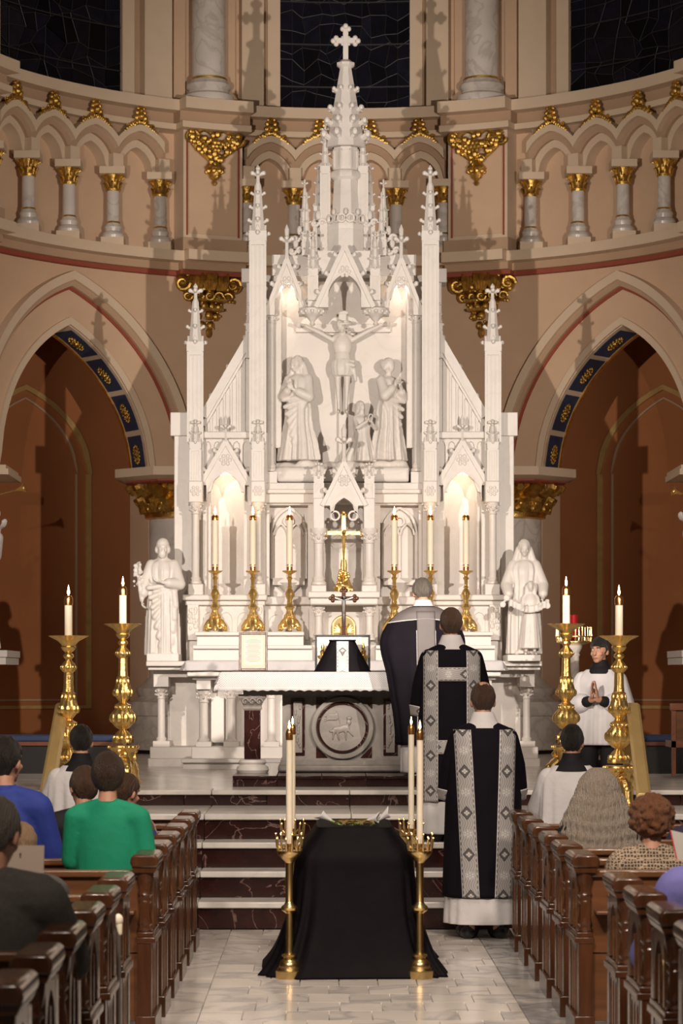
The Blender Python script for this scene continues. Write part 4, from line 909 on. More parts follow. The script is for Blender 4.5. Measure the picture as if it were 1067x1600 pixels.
for s, sd in ((-1, 'left'), (1, 'right')):
    d = 21.98; x = X(536 + s * 31.5, d); z = ZT
    mb = MB().lathe(x, d, [(.032, z), (.034, z + .01), (.02, z + .025), (.012, z + .04), (.025, z + .06), (.028, z + .075), (.014, z + .09), (.016, z + .10), (.045, z + .125), (.048, z + .14), (.02, z + .15), (.026, z + .175), (.012, z + .195), (.016, z + .215), (.004, z + .25)], 16)
    ob('small_gilt_candlestick', mb, 'gold_bright', None, 'small gilt candlestick inside the black frame, %s of the veiled chalice' % sd, 'candlestick', 'small gilt candlesticks')
d = 21.84; x = X(535, d); cv = thing('veiled_chalice', 'chalice under a black veil with silver brocade band on the front altar', 'chalice', (x, d, ZT))
vp = [(0, 0, ZT, .245, .14, .015), (0, 0, ZT + .06, .215, .125, .015), (0, 0, ZT + .17, .155, .09, .008), (0, 0, ZT + .25, .115, .075, .0), (0, 0, ZT + .262, .11, .072, 0)]
ob('veil', MB().loft([(x + a, d + b, *r) for a, b, *r in vp], 48, 2.6, seed=3), 'pall', cv)
ob('burse', MB().box(x - .115, x + .115, d - .08, d + .08, ZT + .262, ZT + .276), 'pall', cv, bevel=.004)
bb = MB(); VP = interp([(0, 0, *r) for a, b, *r in vp], 6)
def vfn(u_, v_): i = min(int(v_ * (len(VP) - 1)), len(VP) - 1); r = VP[i]; return (x + (u_ - .5) * .10, d - r[4] - .008, r[2] + .0, u_ * 2 - 1, v_ * 5)
ob('brocade_band', bb.grid(vfn, 6, 20), 'brocade', cv)
# small crucifix behind the card
d = 22.25; x = X(537, d); t = thing('standing_crucifix', 'small dark crucifix with silver corpus behind the veiled chalice', 'crucifix', (x, d, ZT))
z1, za = Z(919, d), Z(935, d); mb = MB().box(x - .018, x + .018, d - .012, d + .012, ZT + .05, z1 - .02).box(x - .09, x + .09, d - .012, d + .012, za - .018, za + .018)
for a, b in ((x - .095, za), (x + .095, za), (x, z1 - .02)):
    for e in ((0, .02), (.02, 0), (-.02, 0), (0, -.02)): mb.ball((a + e[0], d, b + e[1]), (.018, .014, .018), 8, 6)
ob('cross', mb, 'wood', t); ob('foot', MB().lathe(x, d, [(.09, ZT), (.09, ZT + .02), (.05, ZT + .04), (.03, ZT + .06)], 16), 'wood_frame', t)
mb = MB(); mb.cap((x, d - .02, za - .02), (x, d - .025, za - .14), .018, .012, 8); mb.ball((x + .004, d - .03, za + .012), .014); mb.cap((x, d - .025, za - .14), (x, d - .02, za - .24), .013, .007, 8)
for q in (-1, 1): mb.cap((x + q * .01, d - .02, za - .015), (x + q * .075, d - .016, za + .005), .008, .005, 6)
ob('corpus', mb, mat('silver', (.75, .75, .76), .25, 1.), t)
# tabernacle door
d = 26.66; x = X(537, d); t = thing('tabernacle_door', 'arched brass tabernacle door with embossed pelican under the gold crucifix', 'door', (x, d, Z(1010, d)))
hw = 19 * d / F; zs = Z(980, d); ar = arch(x, zs, hw, 0)
ob('door_frame', MB().strip(lin(x - hw, x + hw, 24), lambda q: Z(1012, d), ar, d - .01, d + .03), 'brass', t, bevel=.008)
ar2 = arch(x, zs, hw * .84, 0); ob('door_panel', MB().strip(lin(x - hw * .84, x + hw * .84, 24), lambda q: Z(1010, d), ar2, d - .014, d), mat('old_brass', (.20, .15, .07), .35, 1.), t)
mb = MB(); mb.ball((x, d - .02, zs - .05), (.05, .02, .065)); mb.ball((x + .01, d - .03, zs - .005), (.022, .02, .022))
for q in (-1, 1):
    for k in range(5): g = .3 + k * .32; mb.cap((x + q * .03, d - .015, zs - .05), (x + q * (.03 + .075 * sin(g)), d - .015, zs - .05 + .085 * cos(g)), .016, .008, 6)
ob('embossed_pelican', mb, 'gold_bright', t)
# ================================================================ CANDLES AND CANDLESTICKS
def candle(x, y, z, h, r, label, group, cap_h=.045):
    t = thing('candle', label, 'candle', (x, y, z), group)
    ob('wax', MB().lathe(x, y, [(r, z), (r, z + h), (r * .7, z + h + .002)], 16), 'wax', t); zt = z + h
    ob('brass_follower', MB().lathe(x, y, [(r * 1.12, zt - cap_h * .3), (r * 1.14, zt + cap_h * .5), (r * .95, zt + cap_h * .8), (r * .5, zt + cap_h)], 16), 'copper', t)
    ob('flame', MB().lathe(x, y, [(r * .12, zt + cap_h), (r * .34, zt + cap_h + r * .6), (r * .26, zt + cap_h + r * 1.3), (.0008, zt + cap_h + r * 2.6)], 10), 'flame', t)
    return t
def altar_stick(px, d, z0, label):
    x = X(px, d); t = thing('altar_candlestick', label, 'candlestick', (x, d, z0), 'gilded altar candlesticks'); p = lambda *a: [(r, z0 + z) for r, z in a]
    mb = MB().lathe(x, d, p((.045, .05), (.06, .10), (.055, .14), (.035, .19), (.028, .22), (.045, .25), (.03, .275), (.022, .29)), 20, 6, .14)
    for i in range(12): g = i * pi / 6; mb.ball((x + .05 * cos(g), d + .05 * sin(g), z0 + .13 + .03 * (i % 2)), .016, 6, 4)
    ob('base', mb, 'gold_bright', t)
    for i in range(3):
        g = -pi / 2 + i * 2 * pi / 3; fm = MB(); c, s_ = cos(g), sin(g)
        fm.tube([(x + .04 * c, d + .04 * s_, z0 + .13), (x + .075 * c, d + .075 * s_, z0 + .10), (x + .115 * c, d + .115 * s_, z0 + .05), (x + .12 * c, d + .12 * s_, z0 + .015), (x + .095 * c, d + .095 * s_, z0 + .015)], [.022, .028, .024, .02, .014], 8)
        fm.ball((x + .105 * c, d + .105 * s_, z0 + .028), .026); ob('foot', fm, 'gold_bright', t)
    for i in range(3):
        g = pi / 6 + i * 2 * pi / 3; fm = MB(); fm.spiral((x + .06 * cos(g), d + .06 * sin(g), z0 + .05), .035, 1.2, 1, .012, n=12); ob('scroll', fm, 'gold_bright', t)
    st_ = ob('stem', MB().lathe(x, d, p((.022, .285), (.028, .30), (.022, .32), (.038, .36), (.044, .39), (.03, .425), (.018, .445), (.028, .455), (.016, .47), (.018, .53), (.03, .55), (.018, .565), (.02, .59)), 20, 8, .08), 'gold_bright', t)
    ob('drip_pan', MB().lathe(x, d, p((.018, .585), (.04, .60), (.07, .615), (.076, .625), (.072, .628), (.02, .62)), 24), 'gold_bright', t)
    ob('socket', MB().lathe(x, d, p((.031, .62), (.031, .68), (.034, .68), (.034, .69), (.027, .69)), 16), 'copper', t); return x, z0 + .67
names = ['leftmost', 'second from the left', 'third from the left', 'third from the right', 'second from the right', 'rightmost']
for i, px in enumerate((336, 395, 452.5, 616, 672.5, 728)):
    d = 26.48; x, zt = altar_stick(px, d, Z(986.5, d), 'ornate gilded candlestick on the high altar shelf, %s of six' % names[i])
    candle(x, d, zt, Z(811, d) - zt, .033, 'tall cream candle on the high altar shelf, %s of six' % names[i], 'high altar candles')
BIG = [(.085, .15), (.09, .17), (.075, .20), (.09, .27), (.12, .295), (.128, .31), (.12, .325), (.085, .345), (.088, .37), (.07, .40), (.055, .43), (.034, .45), (.03, .46), (.055, .475), (.085, .51), (.102, .555), (.09, .60), (.06, .635), (.062, .65), (.066, .665), (.04, .68), (.03, .695), (.05, .72), (.074, .755), (.076, .78), (.062, .83), (.048, .88), (.053, .895), (.04, .91), (.036, .96), (.034, 1.06), (.05, 1.075), (.06, 1.10), (.045, 1.13), (.024, 1.155), (.024, 1.165), (.043, 1.185), (.04, 1.20), (.022, 1.215), (.05, 1.24), (.06, 1.26), (.05, 1.275)]
def big_stick(px, d, z0, label):
    x = X(px, d); t = thing('great_candlestick', label, 'candlestick', (x, d, z0), 'great gilded standing candlesticks')
    def seg(a, b, name, lobes, amp, k0=0):
        pr = [(r, z0 + z) for r, z in BIG if a <= z <= b]; mb = MB().lathe(x, d, pr, 36, lobes, amp)
        return mb
    mb = seg(.15, .33, 'base', 3, .10)
    for i in range(3):
        g = -pi / 2 + i * 2 * pi / 3; c, s_ = cos(g), sin(g)
        for k in range(4): mb.ball((x + (.09 + .004 * k) * c + (k % 2 - .5) * .05 * s_, d + (.09 + .004 * k) * s_ - (k % 2 - .5) * .05 * c, z0 + .19 + .03 * k), .026, 7, 5)
        mb.spiral((x + .085 * c, d + .085 * s_, z0 + .23), .035, 1.3, 1, .012, .02, n=12)
    for i in range(18): g = 2 * pi * i / 18; mb.ball((x + .122 * cos(g), d + .122 * sin(g), z0 + .31), .014, 6, 4)
    ob('base_block', mb, 'gold_bright', t)
    for i in range(3):
        g = -pi / 2 + .35 + i * 2 * pi / 3; c, s_ = cos(g), sin(g); fm = MB()
        fm.tube([(x + .06 * c, d + .06 * s_, z0 + .20), (x + .10 * c, d + .10 * s_, z0 + .17), (x + .135 * c, d + .135 * s_, z0 + .11), (x + .145 * c, d + .145 * s_, z0 + .06), (x + .165 * c, d + .165 * s_, z0 + .022), (x + .175 * c, d + .175 * s_, z0 + .018)], [.045, .045, .042, .034, .030, .018], 9)
        for k in (-1, 0, 1): fm.cap((x + .15 * c - .02 * k * s_, d + .15 * s_ + .02 * k * c, z0 + .022), (x + .185 * c - .035 * k * s_, d + .185 * s_ + .035 * k * c, z0 + .012), .014, .009, 6)
        fm.ball((x + .14 * c, d + .14 * s_, z0 + .14), .036); ob('lion_foot', fm, 'gold_bright', t)
    mb = seg(.33, .68, 'lower', 8, .07)
    for i in range(10): g = 2 * pi * i / 10; mb.ball((x + .09 * cos(g), d + .09 * sin(g), z0 + .555), (.030, .030, .042), 7, 5); mb.ball((x + .06 * cos(g), d + .06 * sin(g), z0 + .645), .014, 6, 4); mb.ball((x + .072 * cos(g + .3), d + .072 * sin(g + .3), z0 + .39), .022, 6, 4)
    ob('lower_knop', mb, 'gold_bright', t)
    mb = seg(.68, .91, 'vase', 8, .06)
    for i in range(8): g = 2 * pi * i / 8; mb.ball((x + .066 * cos(g), d + .066 * sin(g), z0 + .77), (.026, .026, .034), 7, 5); mb.ball((x + .05 * cos(g + .4), d + .05 * sin(g + .4), z0 + .86), (.014, .014, .03), 6, 4)
    ob('vase_knop', mb, 'gold_bright', t); mb = seg(.905, 1.165, 'shaft', 6, .08)
    for i in range(8): g = 2 * pi * i / 8; mb.ball((x + .052 * cos(g), d + .052 * sin(g), z0 + 1.10), .018, 6, 5)
    ob('shaft', mb, 'gold_bright', t)
    pr = [(r, z0 + z) for r, z in BIG if z >= 1.155]
    ob('upper_knop', MB().lathe(x, d, pr, 24), 'gold_bright', t)
    ob('drip_pan', MB().lathe(x, d, [(.05, z0 + 1.265, 0), (.06, z0 + 1.285, 0), (.085, z0 + 1.31, .02), (.13, z0 + 1.335, .05), (.150, z0 + 1.348, .07), (.14, z0 + 1.352, .06), (.05, z0 + 1.33, 0)], 72, 12, .04), 'gold_bright', t)
    return x, z0 + 1.335
BIGP = ((107, 20.2, .766, 'front left, nearest the left pews'), (192, 21.6, .89, 'rear left, by the bearded statue'), (884.5, 21.6, .89, 'rear right, by the red lamp'), (967, 20.2, .766, 'front right, before the kneeling server'))
for px, d, z, lb in BIGP:
    x, zt = big_stick(px, d, z, 'great gilded floor candlestick, ' + lb); candle(x, d, zt, .275, .031, 'white candle on the great floor candlestick, ' + lb, 'candles of the great candlesticks', .06)
# gold altar crucifix on the throne shelf
d = 26.5; x = X(537, d); z0 = Z(925, d); t = thing('gold_crucifix', 'ornate gold crucifix on scrolled foot under the throne canopy', 'crucifix', (x, d, z0))
mb = MB().lathe(x, d, [(.085, z0), (.09, z0 + .03), (.07, z0 + .08), (.055, z0 + .12), (.03, z0 + .17), (.04, z0 + .19), (.028, z0 + .22), (.03, z0 + .28), (.018, z0 + .36)], 20, 6, .15)
r = random.Random(1)
for k in range(40): g = r.uniform(0, 2 * pi); h = r.uniform(0, .2); mb.ball((x + (.085 - h * .25) * cos(g), d + (.085 - h * .25) * sin(g), z0 + h + .02), r.uniform(.012, .022), 6, 5)
ob('foot', mb, 'gold_bright', t); zc = Z(833, d); zt = Z(803, d); mb = MB().box(x - .02, x + .02, d - .015, d + .015, z0 + .33, zt - .02).box(x - .17, x + .17, d - .015, d + .015, zc - .018, zc + .018)
for a, b in ((x - .18, zc), (x + .18, zc), (x, zt - .01)):
    for e in ((0, .025), (.025, 0), (-.025, 0), (0, -.025)): mb.ball((a + e[0], d, b + e[1]), (.02, .016, .02), 8, 6)
for k in range(16):
    g = 2 * pi * k / 16 + .2; mb.cap((x, d, zc), (x + (.10 if k % 2 else .075) * cos(g), d, zc + (.10 if k % 2 else .075) * sin(g)), .006, .002, 5)
ob('cross', mb, 'gold_bright', t); mb = MB(); mb.cap((x, d - .03, zc - .03), (x, d - .035, zc - .15), .024, .016, 8); mb.ball((x + .005, d - .04, zc + .015), .019); mb.cap((x, d - .035, zc - .15), (x, d - .025, zc - .27), .018, .009, 8)
for q in (-1, 1): mb.cap((x + q * .015, d - .03, zc - .02), (x + q * .13, d - .025, zc + .01), .011, .006, 6)
ob('corpus', mb, 'gold_bright', t)
# ================================================================ STATUES
def human(arms, legs='stand', s=1., tilt=(0, 0), turn=0., hands=True, mb=None, female=False, head=True, fing=.0085):
    """one figure of capsules and ellipsoids, facing +Y, standing 1.75 m before scaling; remeshed into one surface"""
    mb = mb or MB(); k0 = len(mb.v); dz = {'stand': 0, 'kneel': -.46, 'sit': -.45}[legs]; V = Vector
    w = .90 if female else 1.
    mb.ball((0, 0, 1.25 + dz), (.175 * w, .115, .22), 16, 10); mb.ball((0, .01, 1.04 + dz), (.148 * w, .11, .19), 16, 10); mb.ball((0, 0, .93 + dz), (.172, .12, .13), 16, 10)
    mb.cap((-.155 * w, -.01, 1.375 + dz), (.155 * w, -.01, 1.375 + dz), .05, .05); mb.cap((0, -.015, 1.40 + dz), (0, .01, 1.55 + dz), .062, .053)
    for q in (-1, 1): mb.cap((q * .045, -.015, 1.46 + dz), (q * .14 * w, -.012, 1.40 + dz), .032, .045)
    if head:
        kh = len(mb.v); c = V((0, .02, 1.635))
        mb.ball(c + V((0, -.012, .012)), (.075, .094, .100), 18, 12); mb.ball(c + V((0, .03, -.045)), (.056, .062, .072), 14, 10); mb.ball(c + V((0, .058, -.095)), (.032, .03, .026), 10, 8)
        mb.cap(c + V((0, .085, -.002)), c + V((0, .105, -.036)), .011, .016, 8); mb.ball(c + V((0, .076, .022)), (.052, .02, .014), 10, 6)
        mb.ball(c + V((0, .083, -.068)), (.024, .014, .008), 10, 6); mb.ball(c + V((0, .081, -.079)), (.020, .014, .008), 10, 6)
        for q in (-1, 1): mb.ball(c + V((q * .077, -.008, -.02)), (.013, .02, .033), 8, 6, Matrix.Rotation(.25 * q, 3, 'Z')); mb.ball(c + V((q * .04, .062, -.035)), (.022, .022, .02), 8, 6)
        Rm = Matrix.Rotation(turn, 3, 'Z') @ Matrix.Rotation(-tilt[0], 3, 'X') @ Matrix.Rotation(tilt[1], 3, 'Y'); pv = V((0, .0, 1.53))
        mb.map(lambda x, y, z: tuple(Rm @ (V((x, y, z)) - pv) + pv + V((0, 0, dz))), kh)
    for i, q in enumerate((-1, 1)):
        sh = V((q * .18 * w, -.01, 1.36 + dz)); el, wr, hd = arms[i]; el = V(el) + V((0, 0, dz)); wr = V(wr) + V((0, 0, dz))
        mb.cap(sh, el, .048, .041); mb.cap(el, wr, .044, .029)
        if hands and hd: hand(mb, wr, V(hd[0]).normalized(), V(hd[1]).normalized(), hd[2], q, fing)
    hp_ = [V((q * .09, 0, .90 + dz)) for q in (-1, 1)]
    for i, q in enumerate((-1, 1)):
        if legs == 'stand': kn, an, toe = V((q * .10, .015, .50)), V((q * .10, -.02, .09)), V((q * .125, .16, .035))
        elif legs == 'kneel': kn, an, toe = V((q * .10, .06, .07)), V((q * .09, -.36, .06)), V((q * .09, -.50, .05))
        else: kn, an, toe = V((q * .11, .44, .47)), V((q * .11, .42, .09)), V((q * .12, .60, .04))
        mb.cap(hp_[i], kn, .088, .06); mb.cap(kn, an, .058, .040); mb.cap(an - V((0, .03, .02)), toe, .042, .034)
    if s != 1: mb.map(lambda x, y, z: (x * s, y * s, z * s), k0)
    return mb
def hand(mb, wr, dr, nm, curl, side, fr=.0085):
    """palm, four unequal bent fingers and a thumb; dr runs along the fingers, nm out of the palm, curl is the bend per joint"""
    sd = dr.cross(nm).normalized(); V = Vector
    for k in range(4): o = sd * (.011 * (k - 1.5) * 1.7); mb.cap(wr + o * .5, wr + dr * .085 + o, .015, .0115, 8)
    for k, L in enumerate((.068, .078, .073, .058)):
        p = wr + dr * .088 + sd * (.0185 * (k - 1.5)); a = 0; d_ = dr.copy()
        for f in (.45, .32, .23):
            a += curl; d_ = dr * cos(a) + nm * sin(a); p2 = p + d_ * L * f * 1.15; mb.cap(p, p2, fr, fr * .92, 8); p = p2
    tb = wr + dr * .025 - sd * .024; t1 = tb + (dr * .6 - sd * .55 + nm * .35).normalized() * .042; t2 = t1 + (dr * .85 - sd * .1 + nm * .4).normalized() * .034
    mb.cap(tb, t1, .0135, .0105, 8); mb.cap(t1, t2, .0105, .009, 8)
def place(mb, k, loc, s, rz=0.):
    c, q = cos(rz), sin(rz); return mb.map(lambda x, y, z: (loc[0] + s * (x * c - y * q), loc[1] + s * (x * q + y * c), loc[2] + s * z), k)
HNG = ((-.24, .02, 1.10), (-.22, .12, .88), ((0, .3, -1), (1, 0, 0), .3)), ((.24, .02, 1.10), (.22, .12, .88), ((0, .3, -1), (-1, 0, 0), .3))
# crucifixion group; rock, corpus on its cross, two mourners and the kneeling woman
rk = MB(); r = random.Random(9); d = 27.0
for k in range(70): px = r.uniform(436, 636); py = r.uniform(724, 748); rk.ball((X(px, d), d + r.uniform(-.05, .22), Z(py, d)), (r.uniform(.06, .13), r.uniform(.06, .12), r.uniform(.04, .07)), 8, 6)
rk.pbox(433, 639, 26.88, 27.3, 730, 753)
blob('carved_rock', rk, MA, None, .018, 5, label='rough white marble rock carved under the crucifixion figures', cat='rock')
xc = X(535, 27.1); zh = Z(524, 27.1); cr = thing('marble_cross', 'plain low-relief marble cross behind the crucified figure', 'cross', (xc, 27.29, Z(715, 27.1)))
ob('beam', MB().pbox(462, 610, 27.22, 27.31, 506, 519).pbox(529, 541, 27.21, 27.31, 490, 722), MA, cr, bevel=.005)
S = .62; mb = MB(); k = 0
human((((-.44, .03, 1.50), (-.72, 0, 1.63), ((-1, .2, .1), (0, 1, 0), .3)), ((.44, .03, 1.50), (.72, 0, 1.63), ((1, .2, .1), (0, 1, 0), .3))), 'stand', 1, (.45, .35), hands=True, mb=mb, fing=.012)
mb.map(lambda x, y, z: (x * (1.0 if z > .9 else .62 + .38 * max(0, z) / .9), y, z)); mb.loft([(0, 0, .70, .17, .14, .06), (0, 0, .82, .20, .16, .08), (0, 0, .95, .19, .15, .06), (0, 0, 1.0, .17, .13, .03)], 40, seed=2); mb.cap((-.18, .05, .95), (-.24, .06, .62), .05, .03); mb.cap((-.02, .1, .93), (-.2, .12, .88), .04, .04)
for k_ in range(14): g = 2 * pi * k_ / 14; mb.ball((.105 * cos(g) - .045, .08 + .105 * sin(g) * .9, 1.66 - .03 * sin(g)), .030, 6, 4)
for k_ in range(8): mb.ball((-.045 - .09 + .02 * (k_ % 3), .0 + .02 * k_, 1.56 - .012 * k_), .03, 6, 4)
place(mb, 0, (xc, 27.10, Z(648, 27.1)), S * .94, pi); blob('crucified_figure', mb, MA, None, .0085, 2, label='white marble crucified figure with outstretched arms on the central cross', cat='statue')
def draped(loc, h, rings, arms, label, tilt=(0, 0), turn=0, veil=True, rz=pi, seed=1, extra=None, vox=.0105, name='marble_statue', grp=None, beard=False, hair_=False, hands=True):
    mb = MB(); human(arms, 'stand', 1, tilt, turn, hands, mb, True, fing=.013)
    mb.loft([(*r_[:5], r_[5] * 1.9) for r_ in rings], 110, seed=seed)
    for i in (0, 1): sh = ((-1, 1)[i] * .17, -.01, 1.37); el, wr, _ = arms[i]; mb.cap(sh, el, .085, .09); mb.cap(el, tuple(.35 * a + .65 * b for a, b in zip(el, wr)), .09, .075)
    if veil:
        ct = cos(turn); mb.ball((0 - .02 * sin(turn), -.005, 1.655), (.10, .112, .118), 16, 10); mb.cap((-.085, -.02, 1.62), (-.15, -.02, 1.38), .045, .06); mb.cap((.085, -.02, 1.62), (.15, -.02, 1.38), .045, .06); mb.cap((0, -.07, 1.6), (0, -.09, 1.3), .09, .11)
        mb.ball((.0, .1, 1.62), (.05, .035, .075), 12, 8); mb.cap((0, .125, 1.63), (0, .14, 1.60), .010, .014, 8)
    if beard: mb.ball((0, .085, 1.535), (.062, .055, .075), 12, 8); mb.cap((0, -.01, 1.40), (0, 0, 1.55), .085, .075)
    if hair_: mb.ball((0, -.005, 1.665), (.102, .118, .112), 14, 10); mb.ball((0, .07, 1.61), (.062, .05, .085), 12, 8)
    if hair_:
        for q in (-1, 1): mb.ball((q * .092, -.01, 1.60), (.03, .06, .06), 8, 6)
    if extra: extra(mb)
    place(mb, 0, loc, h / 1.76, rz); return blob(name, mb, MA, None, vox, 1, label=label, cat='statue', group=grp)
RB1 = [(0, 0, .02, .30, .24, .10), (0, 0, .30, .255, .20, .12), (0, 0, .60, .22, .18, .11), (0, 0, .90, .205, .165, .07), (0, 0, 1.06, .18, .14, .05), (0, 0, 1.25, .205, .15, .04), (0, 0, 1.38, .19, .12, .03), (0, 0, 1.44, .08, .08, 0)]
PRAY = ((-.22, .10, 1.08), (-.04, .24, 1.24), ((.1, .2, 1), (1, 0, 0), .1)), ((.22, .10, 1.08), (.04, .24, 1.24), ((-.1, .2, 1), (-1, 0, 0), .1))
def mantle(mb, side=1, low=.35):      # mantle sweeping from one hip across to the other knee
    for t in range(7): a = t / 6; mb.cap((side * (.22 - .02 * t), .10, 1.08 - .04 * t), (-side * (.20 - .03 * t), .17, 1.02 - .10 * t - low * .3 * a), .035, .04)
d = 27.02
draped((X(466, d), d, Z(722, d)), Z(556, d) - Z(722, d), [(a + (.06 - a) * 0, b, z, rx * (1.12 if z < .5 else 1), ry, am) for a, b, z, rx, ry, am in RB1], (((-.23, .10, 1.06), (.0, .25, 1.18), ((.4, .3, .8), (0, 1, 0), .5)), ((.22, .10, 1.08), (.06, .26, 1.20), ((-.3, .2, 1), (0, 1, 0), .4))), 'veiled white marble mourning woman left of the crucified figure', (.35, .1), -.5, True, pi - .35, 4, lambda mb: mantle(mb, -1))
draped((X(607, d), d, Z(722, d)), Z(560, d) - Z(722, d), [(a, b, z, rx * (1.05 if z < .5 else .95), ry, am) for a, b, z, rx, ry, am in RB1], (((-.22, .12, 1.08), (-.05, .25, 1.22), ((.4, .3, .8), (0, 1, 0), .5)), ((.22, .14, 1.10), (.08, .25, 1.28), ((-.3, .2, 1), (0, 1, 0), .4))), 'white marble young mourner looking up, right of the crucified figure', (-.5, 0), .8, False, pi + .75, 11, lambda mb: mantle(mb, 1, .6), hair_=True)
mb = MB(); human((((-.20, .22, 1.15), (-.05, .38, 1.28), ((0, .5, .9), (1, 0, 0), .2)), ((.20, .22, 1.15), (.05, .38, 1.28), ((0, .5, .9), (-1, 0, 0), .2))), 'kneel', 1, (-.45, 0), 0, True, mb, True, fing=.013)
mb.loft([(0, -.2, 0, .34, .46, .12), (0, -.16, .15, .30, .40, .12), (0, -.04, .35, .23, .25, .08), (0, 0, .60, .18, .15, .05), (0, 0, .85, .20, .14, .03), (0, 0, .94, .15, .10, 0)], 64, seed=6); mb.cap((0, -.09, 1.2), (-.03, -.16, .75), .10, .13); mb.ball((0, -.05, 1.19), (.09, .11, .10))
place(mb, 0, (X(565, 26.98), 26.95, Z(722, 26.98)), .50, pi - 2.2 + pi / 1.2); blob('kneeling_statue', mb, MA, None, .009, 1, label='white marble woman kneeling at the foot of the central cross', cat='statue')
# side statues: bearded man with lilies, nun-like woman with a girl
d = 26.2
def lily(mb):
    mb.tube([(.30, .12, .82), (.33, .14, 1.0), (.36, .12, 1.22), (.33, .10, 1.42)], [.035, .03, .022, .015], 7); r = random.Random(2)
    for k in range(26): z = 1.05 + .36 * k / 26; mb.ball((.345 + r.uniform(-.06, .07), .12 + r.uniform(-.04, .04), z), r.uniform(.018, .034), 7, 5)
    mantle(mb, -1, .9)
    for t in range(4): mb.cap((-.17, .1 - .02 * t, 1.0 - .2 * t), (-.20 + .02 * t, .1, .75 - .18 * t), .06, .05)
BR = [(0, 0, .02, .25, .20, .08), (0, 0, .30, .235, .19, .10), (0, 0, .60, .225, .18, .10), (0, 0, .90, .21, .17, .07), (0, 0, 1.06, .185, .145, .04), (0, 0, 1.25, .215, .155, .05), (0, 0, 1.38, .19, .12, .03), (0, 0, 1.44, .08, .08, 0)]
def plinth(px0, px1, t): return MB().pbox(px0, px1, d - .16, d + .2, 1018, 1033)
sj = draped((X(254, d), d, Z(1026, d)), Z(842, d) - Z(1026, d), [(a, b, z, rx * 1.0, ry, am) for a, b, z, rx, ry, am in BR], (((-.26, .10, 1.08), (-.02, .26, 1.10), ((1, .2, .1), (0, -.3, 1), .4)), ((.26, .06, 1.10), (.29, .13, .86), ((.1, .25, -1), (-1, 0, 0), .5))), 'white marble bearded man holding a lily branch, on the left pedestal', (.1, 0), .15, False, pi, 3, lily, name='marble_statue', beard=True, hair_=True, vox=.009)
ob('plinth', MB().pbox(229, 279, d - .19, 26.6, 1021, 1033), 'marble_clean', sj, bevel=.006)
def girl(mb):
    k = len(mb.v); human((((-.22, .10, 1.10), (-.20, .27, 1.05), ((0, .4, .5), (0, 0, 1), .3)), ((.22, .10, 1.10), (.20, .27, 1.05), ((0, .4, .5), (0, 0, 1), .3))), 'stand', 1, (.15, .1), .1, True, mb, True, fing=.016)
    mb.loft([(0, 0, .16, .25, .20, .08), (0, 0, .45, .22, .18, .09), (0, 0, .85, .18, .15, .06), (0, 0, 1.02, .16, .125, .03), (0, 0, 1.25, .19, .14, .02), (0, 0, 1.42, .10, .08, 0)], 56, seed=8); mb.ball((0, -.01, 1.66), (.095, .11, .10)); mb.cap((.08, .0, 1.62), (.11, 0, 1.45), .05, .04); mb.cap((-.08, .0, 1.62), (-.11, 0, 1.45), .05, .04)
    place(mb, k, (-.07, .30, .0), .64)
    pts = [(-.27 + .054 * i, .47 + .03 * sin(i), .78 - .10 * sin(pi * i / 10)) for i in range(11)]
    pts = [(-.06 + p[0] if 0 else p[0] - .04, p[1], p[2]) for p in pts]
    for p in pts: mb.box(p[0] - .03, p[0] + .03, p[1] - .015, p[1] + .02, p[2] - .05, p[2] + .06)
    for x, z in ((.30, .86), (.36, .76), (-.31, .74)): mb.tube([(x, .44, z), (x, .50, z)], .05, 10)
    mb.cap((-.08, .2, .9), (-.10, .22, .62), .012, .012, 6); mb.cap((-.1, .21, .72), (-.16, .21, .72), .012, .012, 6); mb.cap((-.10, .22, .62), (-.14, .24, .50), .015, .015, 6)
    for q in (-1, 1): mb.cap((q * .095, -.02, 1.6), (q * .14, -.02, 1.36), .04, .06)
sa = draped((X(819, d), d, Z(1024, d)), Z(843, d) - Z(1024, d), [(a, b, z, rx * (1.0 if z > .7 else 1.02), ry, am) for a, b, z, rx, ry, am in BR], (((-.28, .06, 1.06), (-.26, .30, .86), ((.1, .5, -.6), (1, 0, 0), .4)), ((.28, .06, 1.06), (.24, .30, .86), ((-.1, .5, -.6), (-1, 0, 0), .4))), 'white marble veiled woman with a girl reading a scroll, on the right pedestal', (.2, 0), 0, True, pi, 5, girl, vox=.009)
ob('plinth', MB().pbox(793, 845, d - .34, 26.6, 1023, 1033), 'marble_clean', sa, bevel=.006)
